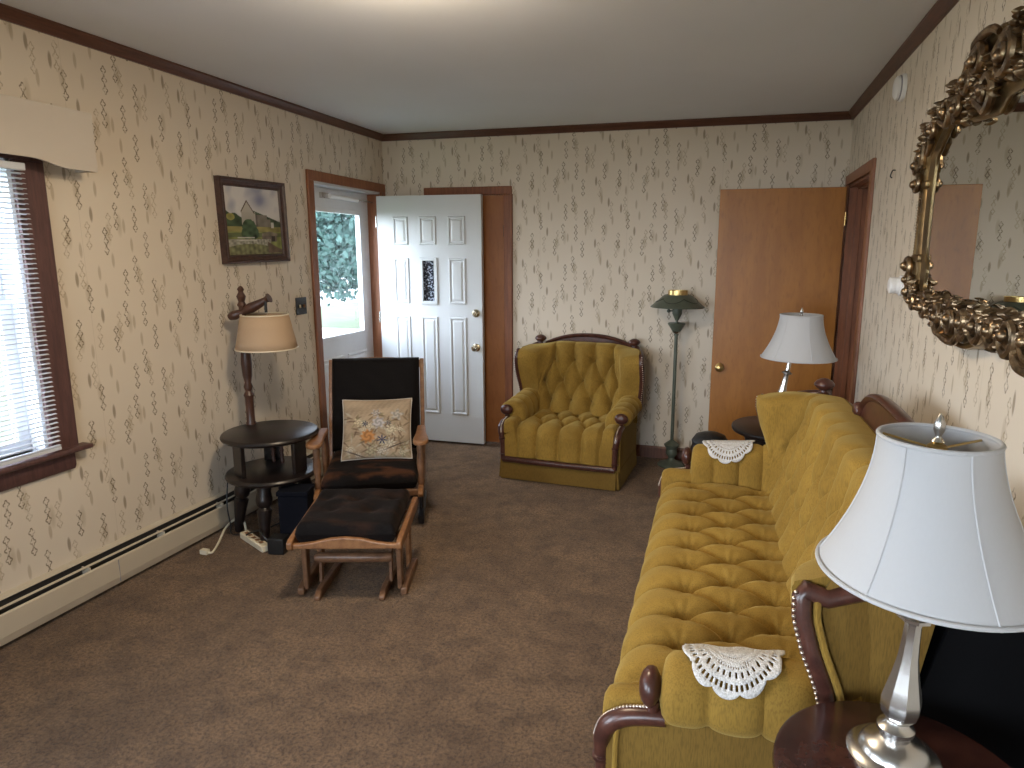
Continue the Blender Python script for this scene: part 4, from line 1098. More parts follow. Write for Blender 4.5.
# ------------------------------------------------------------------ green tole floor lamp
fl = thing('floor_lamp', 'dark green metal floor lamp with shallow shade by back wall', 'lamp', (-0.378, 4.955, 0))
MB().lathe([(0.001, 0), (0.10, 0), (0.104, 0.008), (0.095, 0.018), (0.05, 0.030), (0.028, 0.045), (0.022, 0.06), (0.040, 0.085), (0.045, 0.10), (0.040, 0.13), (0.052, 0.150), (0.060, 0.165), (0.035, 0.185), (0.014, 0.20)], None, 36).build('base', 'tole', fl)
MB().lathe([(0.013, 0.195), (0.013, 1.0), (0.018, 1.005), (0.018, 1.02)], None, 16).build('pole', 'tole', fl)
MB().lathe([(0.018, 1.015), (0.030, 1.025), (0.036, 1.036)], None, 24).build('collar', 'nickel', fl)
MB().lathe([(0.030, 1.034), (0.046, 1.060), (0.066, 1.090), (0.062, 1.096), (0.02, 1.092), (0.010, 1.10), (0.009, 1.122)], None, 32).build('cup', 'tole', fl)
sk = MB().lathe([(0.012, 1.115), (0.024, 1.14), (0.036, 1.165), (0.037, 1.21), (0.030, 1.225)], None, 24).build('socket', 'tole', fl)
MB().tube([(-0.02, -0.012, 1.185), (-0.055, -0.02, 1.185)], 0.005, 8).ball((-0.06, -0.02, 1.185), 0.014, 8).build('switch_knob', 'tole', sk)
sh = MB().lathe([(0.196, 1.212), (0.197, 1.216), (0.170, 1.238), (0.105, 1.296), (0.090, 1.304), (0.085, 1.304), (0.102, 1.293), (0.166, 1.236), (0.190, 1.214)], None, 56).build('lamp_shade', 'tole', fl)
mb = MB()
for k in range(5):
    pts = []
    for j in range(13):
        u = j / 12; a = 2 * PI * (k + u) / 5 - 1.15; rr = 0.128 + 0.032 * math.sin(PI * u); z = 1.276 - 0.030 * math.sin(PI * u) 
        pts.append((rr * math.cos(a), rr * math.sin(a), z + 0.002))
    mb.tube(pts, 0.0022, 6)
mb.build('swag_line', 'tole_line', sh)
mb = MB()
P = []
for r, z in ((0.072, 1.302), (0.072, 1.334), (0.0705, 1.334), (0.0705, 1.302)):
    P.append([(r * math.cos(2 * PI * k / 48), r * math.sin(2 * PI * k / 48), z + (0.003 * (k % 2) if z > 1.32 else 0)) for k in range(48)])
mb.grid(P, closed_v=True); mb.build('gallery', 'brass', sh)

# ------------------------------------------------------------------ round two tier table with lamp on it, left wall
st = thing('side_table', 'black round two tier side table beside rocking chair', 'table', (-2.483, 3.075, 0))
h1, h2, r1 = 0.60, 0.375, 0.262
MB().lathe([(0.001, h1 - 0.032), (r1 - 0.014, h1 - 0.032), (r1 - 0.004, h1 - 0.026), (r1, h1 - 0.016), (r1 - 0.004, h1 - 0.005), (r1 - 0.012, h1), (0.001, h1)], None, 64).build('tabletop', 'black_wood', st)
MB().lathe([(0.001, h2 - 0.034), (r1 - 0.024, h2 - 0.034), (r1 - 0.012, h2 - 0.027), (r1 - 0.008, h2 - 0.016), (r1 - 0.014, h2 - 0.004), (r1 - 0.022, h2), (0.001, h2)], None, 64).build('shelf', 'black_wood', st)
for a in (R(-116), R(-3), R(127)):
    Mx = Matrix.Rotation(a, 4, 'Z') @ Matrix.Translation((r1 - 0.075, 0, 0))
    MB().box((-0.012, -0.05, h2), (0.012, 0.05, h1 - 0.03), Mx).build('upright_panel', 'black_wood', st, bevel=0.003)
for dx in (-0.03, 0.03):
    MB().lathe([(0.010, h2), (0.012, h2 + 0.02), (0.008, h2 + 0.03), (0.013, h2 + 0.045), (0.008, h2 + 0.06), (0.013, h2 + 0.075), (0.009, h2 + 0.09), (0.016, h2 + 0.13), (0.010, h2 + 0.175), (0.012, h1 - 0.03)], Matrix.Translation((-0.05 + dx, 0.11, 0)), 14).build('spindle', 'pole_wood', st)
for a in (R(-155), R(-70), R(20), R(110)):
    Mx = Matrix.Rotation(a, 4, 'Z') @ Matrix.Translation((r1 - 0.09, 0, 0)) @ Matrix.Rotation(R(-10), 4, 'Y')
    prof = [(0.014, 0.006), (0.018, 0.02), (0.022, 0.10), (0.028, 0.17), (0.031, 0.20), (0.022, 0.215), (0.031, 0.23), (0.034, 0.26), (0.028, 0.30), (0.033, 0.345)]
    Mx = Matrix.Rotation(a, 4, 'Z') @ Matrix.Translation((r1 - 0.045, 0, 0)) @ Matrix.Rotation(R(-9), 4, 'Y')
    MB().lathe([(r * 1.3, z) for r, z in prof], Mx, 16).build('leg', 'black_wood', st)
la = thing('bridge_lamp', 'turned wooden bridge arm lamp with tan shade on side table', 'lamp', (-2.690, 3.170, h1))
MB().lathe([(0.001, 0), (0.028, 0), (0.028, 0.01), (0.024, 0.02), (0.024, 0.16), (0.030, 0.175), (0.018, 0.20), (0.026, 0.225), (0.018, 0.25), (0.026, 0.29), (0.030, 0.36), (0.026, 0.44), (0.019, 0.52), (0.015, 0.60), (0.020, 0.64), (0.019, 0.66), (0.019, 0.69), (0.026, 0.70), (0.017, 0.72), (0.026, 0.75), (0.013, 0.775), (0.019, 0.79), (0.010, 0.805), (0.001, 0.81)], None, 20).build('pole', 'pole_wood', la)
MB().tube([(-0.075, -0.02, 0.63), (-0.045, -0.012, 0.642), (0.0, 0, 0.66), (0.05, 0.014, 0.685), (0.10, 0.028, 0.71), (0.135, 0.038, 0.732), (0.155, 0.042, 0.742)], [0.018, 0.028, 0.020, 0.030, 0.024, 0.017, 0.028], 14, 4).build('arm', 'pole_wood', la)
sx, sy = 0.125, 0.030
MB().tube([(sx + 0.012, sy, 0.73), (sx + 0.012, sy, 0.66)], 0.008, 10).build('socket', 'black_plastic', la)
sh = MB().lathe([(0.168, 0.452), (0.128, 0.648)], Matrix.Translation((sx, sy, 0)), 64).v
mb = MB(); mb.grid([[(sx + r * math.cos(2 * PI * k / 64), sy + r * math.sin(2 * PI * k / 64), z) for k in range(64)] for r, z in ((0.168, 0.452), (0.158, 0.50), (0.143, 0.575), (0.128, 0.648))], closed_v=True)
shade = mb.build('lamp_shade', 'shade_tan', la, solid=0.0025)
mb = MB()
for r, z in ((0.168, 0.453), (0.128, 0.647)): MB().tube([(sx + r * math.cos(2 * PI * k / 64), sy + r * math.sin(2 * PI * k / 64), z) for k in range(64)], 0.004, 8, closed=True).build('edge_binding', 'almond', shade)
for k in range(3):
    a = 2 * PI * k / 3; mb.tube([(sx + 0.012, sy, 0.64), (sx + 0.127 * math.cos(a), sy + 0.127 * math.sin(a), 0.645)], 0.002, 6)
mb.build('spider', 'brass', shade)
MB().ball((sx + 0.012, sy, 0.60), 0.03, 10, sz=1.3).build('bulb', 'bulb', la)
# cluttered floor under the table
bx = thing('storage_box', 'dark navy storage box standing behind the ottoman', 'box', (-2.255, 2.955, 0), R(18))
MB().box((-0.075, -0.065, 0.0), (0.085, 0.065, 0.300)).build('body', 'navy', bx, bevel=0.008)
MB().box((-0.08, -0.07, 0.298), (0.09, 0.07, 0.325)).build('lid', 'navy', bx, bevel=0.006)
ps = thing('power_strip', 'cream power strip lying on carpet under side table', 'power strip', (-2.475, 2.872, 0.001), R(-27))
MB().box((-0.14, -0.024, 0), (0.14, 0.024, 0.036)).build('body', 'almond', ps, bevel=0.005)
for k in range(5):
    MB().box((-0.10 + k * 0.045 - 0.012, -0.010, 0.035), (-0.10 + k * 0.045 + 0.012, 0.010, 0.038)).build('outlet', 'oak', ps)
tag(MB().tube([(-2.60, 2.955, 0.02), (-2.66, 3.01, 0.06), (-2.725, 3.03, 0.06), (-2.735, 2.95, 0.035), (-2.668, 2.815, 0.010), (-2.618, 2.715, 0.007), (-2.63, 2.695, 0.012)], 0.0065, 8, 8).box((-2.672, 2.682, 0.002), (-2.628, 2.708, 0.026)).build('extension_cord', 'cord_white'), 'ivory extension cord with plug lying near heater', 'cord')
ad = thing('power_adapter', 'black power adapter beside the cream power strip', 'adapter', (-2.285, 2.83, 0), R(10))
MB().box((-0.045, -0.04, 0.0), (0.045, 0.04, 0.09)).build('body', 'black_plastic', ad, bevel=0.006)
MB().tube([(-0.045, 0, 0.05), (-0.09, 0.0, 0.09), (-0.13, 0.04, 0.10), (-0.19, 0.06, 0.075), (-0.23, 0.08, 0.05)], 0.005, 8, 6).build('cord', 'black_plastic', ad)
tag(MB().tube([(-2.75, 3.02, 0.33), (-2.752, 3.0, 0.22), (-2.74, 2.98, 0.14), (-2.70, 2.95, 0.06), (-2.66, 2.92, 0.015), (-2.55, 2.98, 0.02), (-2.45, 3.12, 0.05), (-2.40, 3.25, 0.10)], 0.004, 8, 6).build('lamp_cord', 'black_plastic'), 'thin black lamp cord hanging behind side table', 'cord')

# ------------------------------------------------------------------ glider rocker, pillow, ottoman
def board(name, poly, t0, t1, axis, mat, parent, bevel=0.006):
    mb = MB()
    if axis == 'x': mb.prism(poly, lambda y, z: (t0, y, z), lambda y, z: (t1, y, z))
    elif axis == 'y': mb.prism(poly, lambda x, z: (x, t0, z), lambda x, z: (x, t1, z))
    else: mb.prism(poly, lambda x, y: (x, y, t0), lambda x, y: (x, y, t1))
    return mb.build(name, mat, parent, bevel=bevel)
def cushion(name, w, d, h, mat, parent, M=None, crown=0.02, tufts=(), amp=0.015, n=48):
    U, V = np.meshgrid(np.linspace(-1, 1, n), np.linspace(-1, 1, n), indexing='ij')
    ed = np.minimum(1 - abs(U), 1 - abs(V)); f = np.sqrt(np.clip(1 - (1 - np.clip(ed / 0.16, 0, 1)) ** 2, 0, 1))
    X, Y = U * w / 2, V * d / 2
    bul = 1 + 0.02 * np.cos(U * PI / 2) * 0 
    Zt = h / 2 * f + crown * np.cos(U * PI / 2) * np.cos(V * PI / 2)
    for (a, b_) in tufts: Zt -= amp * np.exp(-(((X - a) ** 2 + (Y - b_) ** 2) / 0.045 ** 2))
    Zt += 0.003 * smooth_noise(X, Y, 26, 21)
    Zb = -h / 2 * f
    mb = MB()
    for Z in (Zt, Zb):
        P = np.stack([X, Y, Z], -1)
        if M is not None:
            A = np.array(M); P = P @ A[:3, :3].T + A[:3, 3]
        np_grid(mb, P)
    return mb.build(name, mat, parent, angle=70)
rk = thing('rocking_chair', 'wooden glider rocking chair with black plush cushions by front door', 'chair', (-2.03, 3.42, 0), R(24))
rec = R(16)
Mb = Matrix.Translation((0, 0.20, 0.34)) @ Matrix.Rotation(-rec, 4, 'X')        # back plane: local z up along the back
# base
for s in (-1, 1):
    board('base_runner', [(-0.16, 0.0), (0.30, 0.0), (0.30, 0.045), (0.24, 0.06), (-0.10, 0.06), (-0.16, 0.045)], s * 0.275 - 0.018, s * 0.275 + 0.018, 'x', 'black_wood', rk)
    board('base_upright', [(-0.06, 0.05), (0.02, 0.05), (0.03, 0.25), (-0.05, 0.25)], s * 0.275 - 0.012, s * 0.275 + 0.012, 'x', 'black_wood', rk)
    board('base_upright', [(0.14, 0.05), (0.22, 0.05), (0.21, 0.25), (0.13, 0.25)], s * 0.275 - 0.012, s * 0.275 + 0.012, 'x', 'black_wood', rk)
MB().box((-0.26, 0.0, 0.10), (0.26, 0.10, 0.13)).build('base_stretcher', 'black_wood', rk, bevel=0.006)
# seat frame
board('front_rail', [(-0.285, 0.235), (0.285, 0.235), (0.285, 0.272), (0.20, 0.272), (0.10, 0.266), (0.0, 0.268), (-0.10, 0.266), (-0.20, 0.272), (-0.285, 0.272)], -0.305, -0.280, 'y', 'oak_shaded', rk)
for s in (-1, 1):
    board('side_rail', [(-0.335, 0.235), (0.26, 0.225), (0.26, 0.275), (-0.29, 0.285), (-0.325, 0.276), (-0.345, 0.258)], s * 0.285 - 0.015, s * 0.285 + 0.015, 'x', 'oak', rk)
    MB().lathe([(0.016, 0.27), (0.021, 0.30), (0.016, 0.34), (0.024, 0.41), (0.018, 0.47), (0.021, 0.50), (0.017, 0.535)], Matrix.Translation((s * 0.287, -0.245, 0)), 18).build('arm_post', 'oak_shaded', rk)
    MB().lathe([(0.012, 0.27), (0.016, 0.40), (0.012, 0.54)], Matrix.Translation((s * 0.287, -0.02, 0)), 14).build('spindle', 'oak_shaded', rk)
    # paddle arm
    out = [(s * 0.262, 0.02), (s * 0.260, -0.05), (s * 0.258, -0.15), (s * 0.248, -0.25), (s * 0.256, -0.305), (s * 0.290, -0.325), (s * 0.326, -0.305), (s * 0.336, -0.25), (s * 0.322, -0.15), (s * 0.314, -0.05), (s * 0.310, 0.02)]
    out = [(q.x, q.y) for q in spline(out, 4)]
    mb = MB(); mb.prism(out, lambda x, y: (x, y, 0.533 + (y + 0.3) * 0.03), lambda x, y: (x, y, 0.558 + (y + 0.3) * 0.03)); mb.build('armrest', 'oak', rk, bevel=0.008)
    # back stile
    stile = MB().prism([(-0.022, -0.10), (0.022, -0.10), (0.020, 0.30), (0.018, 0.605), (-0.018, 0.605), (-0.020, 0.30)], lambda y, z: tuple(Mb @ Vector((s * 0.284 - 0.013, y, z))), lambda y, z: tuple(Mb @ Vector((s * 0.284 + 0.013, y, z)))).build('back_stile', 'oak', rk, bevel=0.006)
top = [(-0.284, 0.55), (-0.284, 0.595), (-0.20, 0.606), (-0.10, 0.616), (0, 0.62), (0.10, 0.616), (0.20, 0.606), (0.284, 0.595), (0.284, 0.55)]
MB().prism(top, lambda x, z: tuple(Mb @ Vector((x, -0.012, z))), lambda x, z: tuple(Mb @ Vector((x, 0.012, z)))).build('top_rail', 'oak', rk, bevel=0.005)
Mc = Matrix.Translation((0, -0.035, 0.325)) @ Matrix.Rotation(R(4), 4, 'X')
cushion('seat_cushion', 0.535, 0.50, 0.105, 'plush_worn', rk, Mc, 0.012)['label'] = 'worn black seat cushion with rusty brown patch'
Mk = Mb @ Matrix.Translation((0, -0.055, 0.315)) @ Matrix.Rotation(R(90), 4, 'X')
cushion('back_cushion', 0.540, 0.585, 0.095, 'plush_black', rk, Mk, 0.018)

# floral pillow
pl = thing('throw_pillow', 'square floral print pillow propped on the rocking chair', 'pillow', rk.location, R(24))
n = 150
U, V = np.meshgrid(np.linspace(-1, 1, n), np.linspace(-1, 1, n), indexing='ij')
def floral(U, V, seed=3):
    g = np.random.default_rng(seed); c = np.zeros(U.shape + (3,)); c[:] = (0.33, 0.25, 0.17)
    c *= (1 + 0.16 * smooth_noise(U, V, 16, 2) + 0.06 * smooth_noise(U, V, 50, 6))[..., None]
    def blend(w, col): c[:] = c * (1 - w[..., None]) + np.array(col) * w[..., None]
    def flower(a, b_, r, col, pet=6, k=0.25):
        th = np.arctan2(V - b_, U - a); d = np.hypot(U - a, V - b_); rr = r * (1 - k + k * np.cos(th * pet + a * 9))
        w = np.clip((rr - d) / (0.25 * r), 0, 1); sh_ = 0.78 + 0.22 * np.cos(d / r * 11 + th * 2)
        c[:] = c * (1 - w[..., None]) + (np.array(col)[None, None, :] * sh_[..., None]) * w[..., None]
    for i in range(150):
        a, b_ = g.uniform(-0.95, 0.95), g.uniform(-0.98, 0.55); ang = g.uniform(0, PI); x = (U - a) * math.cos(ang) + (V - b_) * math.sin(ang); y = -(U - a) * math.sin(ang) + (V - b_) * math.cos(ang)
        w = np.clip(1 - (x / 0.15) ** 2 - (y / 0.035) ** 2, 0, 1) * 0.8
        blend(w, [(0.13, 0.09, 0.05), (0.22, 0.19, 0.11), (0.10, 0.06, 0.04), (0.40, 0.37, 0.29)][i % 4])
    for i in range(12): flower(g.uniform(-0.85, 0.85), g.uniform(-0.9, 0.3), g.uniform(0.10, 0.17), [(0.55, 0.46, 0.33), (0.50, 0.44, 0.36), (0.45, 0.40, 0.28)][i % 3], 8)
    flower(-0.02, 0.50, 0.17, (0.40, 0.36, 0.32)); flower(0.60, 0.42, 0.24, (0.42, 0.38, 0.33), 5); flower(0.06, 0.16, 0.24, (0.44, 0.41, 0.40), 7, 0.15); flower(-0.55, 0.20, 0.18, (0.55, 0.45, 0.30), 5)
    flower(0.45, -0.08, 0.2, (0.56, 0.48, 0.34), 9); flower(0.40, -0.55, 0.24, (0.52, 0.46, 0.36), 9, 0.35); flower(-0.15, -0.78, 0.22, (0.38, 0.33, 0.22), 6)
    flower(-0.25, -0.30, 0.27, (0.46, 0.21, 0.075), 9, 0.12); flower(0.17, -0.42, 0.19, (0.045, 0.055, 0.11), 7, 0.4); flower(-0.34, 0.13, 0.12, (0.045, 0.055, 0.11), 7, 0.4); flower(0.36, 0.14, 0.11, (0.05, 0.06, 0.11), 7, 0.45)
    for s_, (a, b_) in ((1, (0.55, -0.62)), (-1, (-0.62, -0.85))):
        x, y = U - a, V - b_ - s_ * 0.45 * (U - a); blend(np.clip(1 - (x / 0.42) ** 2 - (y / 0.03) ** 2, 0, 1), (0.05, 0.035, 0.03))
    return np.clip(c, 0.005, 1)
fc = floral(U, V)
ed = np.minimum(1 - abs(U), 1 - abs(V))
f = (np.clip(1 - U ** 2, 0, 1) * np.clip(1 - V ** 2, 0, 1)) ** 0.42
sx_ = 1 - 0.05 * (1 - V ** 2) ; sy_ = 1 - 0.05 * (1 - U ** 2)
Mp = np.array(Matrix.Translation((0.025, -0.005, 0.556)) @ Matrix.Rotation(R(90 - 27), 4, 'X'))
def pil(sgn):
    P = np.stack([U * 0.205 * sx_, V * 0.185 * sy_, sgn * 0.055 * f], -1); return P @ Mp[:3, :3].T + Mp[:3, 3]
grid_color('front_cover', pil(1), fc, 'floral', pl); grid_color('back_cover', pil(-1), fc[::-1], 'floral', pl)
mb = MB(); loop = []
P = pil(0)
for i in range(0, n, 6): loop.append(tuple(P[i, 0]))
for i in range(0, n, 6): loop.append(tuple(P[n - 1, i]))
for i in range(n - 1, 0, -6): loop.append(tuple(P[i, n - 1]))
for i in range(n - 1, 0, -6): loop.append(tuple(P[0, i]))
mb.tube(loop, 0.004, 6, closed=True); mb.build('piping', 'valance', pl)

ot = thing('ottoman', 'wooden glider ottoman with dark plush cushion before rocking chair', 'ottoman', (-1.690, 2.655, 0), R(17))
fr = [(-0.245, 0.272), (0.245, 0.272), (0.245, 0.296), (0.20, 0.297), (0.14, 0.305), (0.07, 0.322), (0.0, 0.328), (-0.07, 0.322), (-0.14, 0.305), (-0.20, 0.297), (-0.245, 0.296)]
board('front_rail', fr, -0.212, -0.188, 'y', 'oak', ot); board('rear_rail', fr, 0.188, 0.212, 'y', 'oak', ot)
for s in (-1, 1):
    board('side_rail', [(-0.225, 0.278), (-0.205, 0.262), (0.205, 0.300), (0.245, 0.325), (0.240, 0.352), (0.21, 0.358), (-0.20, 0.318), (-0.225, 0.306)], s * 0.247 - 0.013, s * 0.247 + 0.013, 'x', 'oak', ot)
    for y in (-0.09, 0.13):
        board('leg', [(y - 0.022, 0.02), (y + 0.022, 0.02), (y + 0.03, 0.30), (y - 0.03, 0.30)], s * 0.222 - 0.012, s * 0.222 + 0.012, 'x', 'oak' if y > 0 else 'oak_shaded', ot)
    board('foot', [(-0.13, 0.0), (0.19, 0.0), (0.19, 0.035), (0.12, 0.05), (-0.07, 0.05), (-0.13, 0.035)], s * 0.243 - 0.016, s * 0.243 + 0.016, 'x', 'oak_shaded', ot)
    board('runner', [(-0.185, 0.0), (0.20, 0.0), (0.20, 0.025), (-0.14, 0.045), (-0.185, 0.022)], s * 0.150 - 0.014, s * 0.150 + 0.014, 'x', 'oak_shaded', ot)
    board('glide_arm', [(-0.06, 0.03), (-0.03, 0.03), (-0.01, 0.27), (-0.04, 0.27)], s * 0.168 - 0.008, s * 0.168 + 0.008, 'x', 'oak_shaded', ot, 0.003)
MB().tube([(-0.185, -0.075, 0.168), (-0.17, -0.075, 0.168), (0.17, -0.075, 0.168), (0.185, -0.075, 0.168)], [0.016, 0.024, 0.024, 0.016], 16).build('stretcher', 'oak_shaded', ot)
Mo = Matrix.Translation((0, 0.005, 0.352)) @ Matrix.Rotation(R(4.5), 4, 'X')
cushion('cushion', 0.455, 0.405, 0.105, 'plush_ottoman', ot, Mo, 0.012, [(-0.10, -0.04), (0.09, -0.04), (0.0, 0.08), (0.16, 0.09), (-0.16, 0.09)], 0.022)

# ------------------------------------------------------------------ ornate mirror on right wall
mr = thing('wall_mirror', 'large ornate gilt framed mirror on right wall above sofa', 'mirror', (XR, 2.05, 0))
outer = [(0.0, 2.235), (0.09, 2.215), (0.17, 2.19), (0.20, 2.235), (0.38, 2.235), (0.41, 2.19), (0.52, 2.160), (0.69, 2.115), (0.84, 2.055), (0.935, 1.975), (0.955, 1.90), (0.930, 1.86), (0.918, 1.74), (0.912, 1.60), (0.93, 1.54), (0.92, 1.50), (0.88, 1.455), (0.81, 1.405), (0.66, 1.375), (0.50, 1.355), (0.38, 1.325), (0.24, 1.312), (0.12, 1.335), (0.04, 1.365), (0.0, 1.365)]
inner = [(0.0, 2.022), (0.06, 2.022), (0.115, 2.018), (0.16, 1.992), (0.20, 1.986), (0.39, 2.003), (0.50, 2.022), (0.615, 2.033), (0.68, 1.998), (0.735, 1.962), (0.765, 1.935), (0.772, 1.88), (0.775, 1.831), (0.776, 1.74), (0.774, 1.652), (0.765, 1.59), (0.735, 1.543), (0.745, 1.50), (0.73, 1.468), (0.585, 1.447), (0.40, 1.452), (0.215, 1.458), (0.075, 1.454), (0.0, 1.454)]
N = 160
def half(pts):
    q, _ = resample([(v.x, v.y) for v in spline(pts, 6)], N); return q
ho, hi = half(outer), half(inner)
Lo = np.concatenate([ho, (ho * np.array([-1, 1]))[::-1][1:-1]]); Li = np.concatenate([hi, (hi * np.array([-1, 1]))[::-1][1:-1]])
prof = [(0.02, 0.0), (0.0, 0.030), (0.02, 0.046), (0.08, 0.050), (0.14, 0.044), (0.20, 0.040), (0.34, 0.050), (0.46, 0.054), (0.56, 0.050), (0.62, 0.040), (0.70, 0.044), (0.80, 0.046), (0.90, 0.040), (0.96, 0.042), (1.0, 0.038), (1.0, 0.020)]
P = []
for f, d in prof:
    q = Lo * (1 - f) + Li * f; P.append([(-d, a, b_) for a, b_ in q])
MB().grid(P, closed_v=True).build('frame', 'gold_band', mr, angle=50)
MB().add([(-0.034, a, b_) for a, b_ in Li * np.array([1.0, 1.0])], [tuple(range(len(Li)))]).build('glass', 'mirror', mr, smooth=False)
def scroll(mb, cy_, cz, r, a0_, turns, tube_r, sgn=1, x=-0.055, tail=None):
    pts, rs = [], []
    if tail: pts.append((x, tail[0], tail[1])); rs.append(tube_r * 0.7)
    n_ = int(22 * turns)
    for k in range(n_ + 1):
        u = k / n_; a = a0_ + sgn * turns * 2 * PI * u; rr = r * (1 - 0.86 * u)
        pts.append((x - 0.014 * u, cy_ + rr * math.cos(a), cz + rr * math.sin(a))); rs.append(tube_r * (1 - 0.35 * u))
    mb.tube(pts, rs, 8)
    mb.ball((x - 0.016, cy_, cz), tube_r * 1.25, 7)
def leaf(mb, y, z, ang, L, w, x=-0.055):
    # curled acanthus lobe: ridge line with drooping sides
    ca, sa = math.cos(ang), math.sin(ang); P = []
    for i in range(7):
        u = i / 6; ww = w * math.sin(PI * (0.12 + 0.88 * u) ** 0.8) * (1 - 0.2 * u); xx = x - 0.020 * math.sin(PI * u) - 0.006 * u
        row = []
        for v in (-1, -0.55, 0, 0.55, 1):
            lx, lz = L * u - 0.15 * abs(v) * w, v * ww
            row.append((xx + 0.012 * abs(v) ** 1.5 - (0.004 if v == 0 else 0), y + ca * lx - sa * lz, z + sa * lx + ca * lz))
        P.append(row)
    mb.grid(P)
g = random.Random(5)
def orn(sgm):
    Y = lambda v: v * sgm
    def S(cy_, cz, r, a, tr, tr_r, s=1, tail=None, x=-0.062): 
        sc = MB(); scroll(sc, Y(cy_), cz, r * 1.12, a if sgm > 0 else PI - a, tr, tr_r * 1.22, s * sgm, x, (Y(tail[0]), tail[1]) if tail else None); sc.build('scroll', 'gold', mr)
    # side volutes
    S(0.905, 1.935, 0.045, R(200), 1.4, 0.011, -1, (0.86, 2.03)); S(0.895, 1.865, 0.032, R(90), 1.3, 0.010, 1)
    S(0.905, 1.555, 0.036, R(-90), 1.3, 0.011, -1); S(0.885, 1.500, 0.024, R(90), 1.3, 0.008, 1)
    S(0.845, 1.455, 0.040, R(90), 1.4, 0.011, 1, (0.83, 1.52)); S(0.775, 1.425, 0.030, R(0), 1.3, 0.009, -1)
    # lower lobe cartouche
    S(0.60, 1.415, 0.045, R(120), 1.4, 0.011, -1, (0.70, 1.45)); S(0.42, 1.395, 0.055, R(180), 1.4, 0.012, 1, (0.52, 1.36)); S(0.29, 1.40, 0.050, R(60), 1.3, 0.011, -1, (0.36, 1.45)); S(0.17, 1.40, 0.050, R(180), 1.4, 0.012, 1, (0.27, 1.33)); S(0.06, 1.40, 0.045, R(0), 1.4, 0.011, -1)
    MB().tube([(-0.052, Y(0.47), 1.44), (-0.066, Y(0.43), 1.36), (-0.062, Y(0.33), 1.328), (-0.066, Y(0.22), 1.345), (-0.055, Y(0.20), 1.44)], [0.008, 0.011, 0.012, 0.011, 0.008], 8, 6).build('cartouche_rim', 'gold', mr)
    # upper run
    S(0.74, 2.035, 0.038, R(-60), 1.4, 0.010, 1, (0.80, 1.96)); S(0.60, 2.075, 0.040, R(-90), 1.3, 0.010, -1, (0.69, 2.06)); S(0.47, 2.06, 0.040, R(-90), 1.4, 0.011, 1, (0.56, 2.09)); S(0.40, 2.13, 0.042, R(60), 1.3, 0.011, -1, (0.44, 2.19)); S(0.33, 2.165, 0.040, R(100), 1.4, 0.012, 1, (0.40, 2.20)); S(0.22, 2.06, 0.050, R(-90), 1.4, 0.012, -1, (0.34, 2.06)); S(0.10, 2.12, 0.055, R(80), 1.5, 0.013, 1, (0.20, 2.15))
    MB().tube([(-0.055, Y(0.40), 2.20), (-0.065, Y(0.36), 2.225), (-0.065, Y(0.24), 2.228), (-0.055, Y(0.20), 2.21)], [0.010, 0.013, 0.013, 0.010], 8, 5).build('crest_cap', 'gold', mr)
    # leaf and flower clusters between the scrolls
    seeds = [(0.89, 2.00, 0.03), (0.83, 2.05, 0.035), (0.77, 2.075, 0.035), (0.70, 2.09, 0.035), (0.64, 2.11, 0.035), (0.56, 2.125, 0.04), (0.50, 2.12, 0.04), (0.44, 2.10, 0.04), (0.36, 2.10, 0.05), (0.30, 2.10, 0.05), (0.34, 2.04, 0.04), (0.24, 2.13, 0.04), (0.15, 2.08, 0.04), (0.05, 2.17, 0.05), (0.04, 2.08, 0.04),
             (0.69, 1.42, 0.035), (0.64, 1.44, 0.03), (0.53, 1.41, 0.035), (0.48, 1.43, 0.03), (0.36, 1.38, 0.035), (0.33, 1.42, 0.03), (0.24, 1.43, 0.03), (0.12, 1.42, 0.035), (0.10, 1.38, 0.03), (0.02, 1.42, 0.03), (0.80, 1.47, 0.025)]
    for (y, z, r) in seeds:
        lf = MB()
        for k in range(8):
            a = g.uniform(0, 2 * PI); q = r * g.uniform(0.1, 0.8)
            leaf(lf, Y(y) + q * math.cos(a), z + q * math.sin(a), a + g.uniform(-0.6, 0.6), g.uniform(0.016, 0.028), g.uniform(0.005, 0.009), -0.048 - g.uniform(0, 0.010))
        for k in range(6):
            a = g.uniform(0, 2 * PI); q = r * g.uniform(0, 0.7); lf.ball((-0.054 - g.uniform(0, 0.012), Y(y) + q * math.cos(a), z + q * math.sin(a)), g.uniform(0.005, 0.009), 6)
        lf.build('leaf_cluster', 'gold', mr, solid=0.004, angle=60)
    # beaded outer edge of the straight side
    lf = MB()
    for k in range(22):
        z = 1.60 + k * 0.0112; lf.ball((-0.046, Y(0.905), z), 0.0062, 6)
    lf.build('bead_edge', 'gold', mr)
    for z in (1.585, 1.858):
        MB().box((-0.058, min(Y(0.80), Y(0.905)), z - 0.014), (-0.02, max(Y(0.80), Y(0.905)), z + 0.014)).build('band_block', 'gold_band', mr, bevel=0.008)
for sgm in (1, -1):
    orn(sgm)

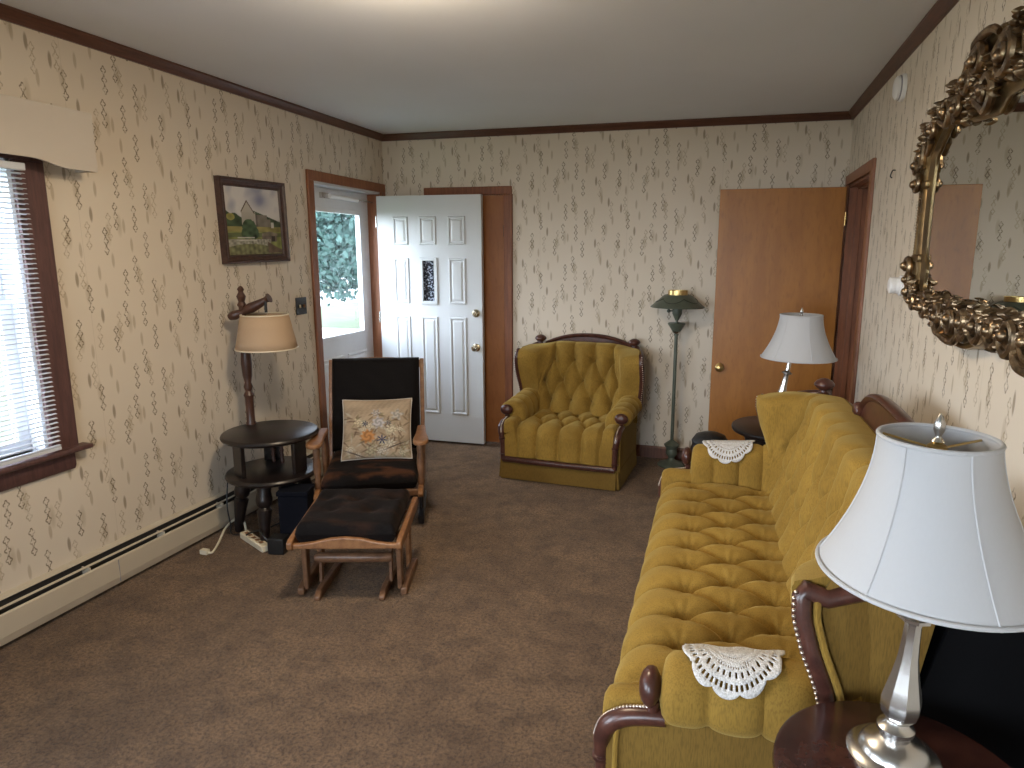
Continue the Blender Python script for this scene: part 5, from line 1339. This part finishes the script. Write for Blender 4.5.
# ------------------------------------------------------------------ camera
cam = bpy.data.cameras.new('camera'); co = bpy.data.objects.new('camera', cam); C.objects.link(co)
F, YAW, PITCH, ROLL, H, CX, CY = 660., R(15.831), R(10.571), R(.225), 1.597, 30.88, -7.33
fwv = Vector((-math.sin(YAW) * math.cos(PITCH), math.cos(YAW) * math.cos(PITCH), -math.sin(PITCH)))
rv = Vector((math.cos(YAW), math.sin(YAW), 0)); uv = rv.cross(fwv)
r2 = rv * math.cos(ROLL) + uv * math.sin(ROLL); u2 = uv * math.cos(ROLL) - rv * math.sin(ROLL)
Mc = Matrix((r2, u2, -fwv)).transposed().to_4x4(); Mc.translation = Vector((0, 0, H)); co.matrix_world = Mc
cam.sensor_fit = 'HORIZONTAL'; cam.sensor_width = 36; cam.lens = F / 1024 * 36
cam.shift_x = -CX / 1024; cam.shift_y = CY / 1024
cam.clip_start = 0.02; cam.clip_end = 200
bpy.context.scene.camera = co

# ------------------------------------------------------------------ light
w = bpy.data.worlds.new('overcast_sky'); bpy.context.scene.world = w; w.use_nodes = True
nt = w.node_tree; nt.nodes.clear()
out = nt.nodes.new('ShaderNodeOutputWorld'); bg = nt.nodes.new('ShaderNodeBackground')
tc = nt.nodes.new('ShaderNodeTexCoord'); sep = nt.nodes.new('ShaderNodeSeparateXYZ'); lk(nt, tc.outputs['Generated'], sep.inputs[0])
fz = ramp(nt, sep.outputs[2], -0.1, 0.7)
lk(nt, mixc(nt, fz, (0.86, 0.90, 1.0), (0.74, 0.82, 1.0)), bg.inputs[0]); 
vd = nt.nodes.new('ShaderNodeVectorMath'); vd.operation = 'DOT_PRODUCT'; lk(nt, tc.outputs['Generated'], vd.inputs[0]); vd.inputs[1].default_value = Vector((-0.42, -0.80, 0.42)).normalized()
glow = ma(nt, 'POWER', ma(nt, 'MAXIMUM', ma(nt, 'ADD', ma(nt, 'MULTIPLY', vd.outputs['Value'], 0.75), 0.25), 0.0), 1.7)
lk(nt, ma(nt, 'ADD', ma(nt, 'MULTIPLY', glow, 18.0), 3.6), bg.inputs[1])
lk(nt, bg.outputs[0], out.inputs[0])
def portal(name, loc, rot, sx, sy):
    l = bpy.data.lights.new(name, 'AREA'); l.shape = 'RECTANGLE'; l.size = sx; l.size_y = sy; l.cycles.is_portal = True
    o = bpy.data.objects.new(name, l); C.objects.link(o); o.location = loc; o.rotation_euler = rot
portal('sky_portal', ((FWIN[0] + FWIN[1]) / 2, YF - WT - 0.02, (FWIN[2] + FWIN[3]) / 2), (R(90), 0, 0), FWIN[1] - FWIN[0], FWIN[3] - FWIN[2])
for wn in (WIN, WIN2, (DOOR[0], DOOR[1], 0.9, 2.0)):
    portal('sky_portal', (XL - WT - 0.05, (wn[0] + wn[1]) / 2, (wn[2] + wn[3]) / 2), (R(90), 0, R(-90)), wn[1] - wn[0], wn[3] - wn[2])
l = bpy.data.lights.new('dome_bulb', 'AREA'); l.shape = 'DISK'; l.size = 0.30; l.energy = 18; l.color = (1.0, 0.80, 0.56)
o = bpy.data.objects.new('dome_bulb', l); C.objects.link(o); o.location = (-1.14, 2.11, HC - 0.122)
l = bpy.data.lights.new('dome_glow', 'POINT'); l.energy = 13; l.color = (1.0, 0.82, 0.60); l.shadow_soft_size = 0.14
o = bpy.data.objects.new('dome_glow', l); C.objects.link(o); o.location = (-1.14, 2.11, HC - 0.30)

vs = bpy.context.scene.view_settings
vs.view_transform = 'Standard'; vs.look = 'None'; vs.gamma = 1; vs.use_curve_mapping = False; vs.exposure = 0.30
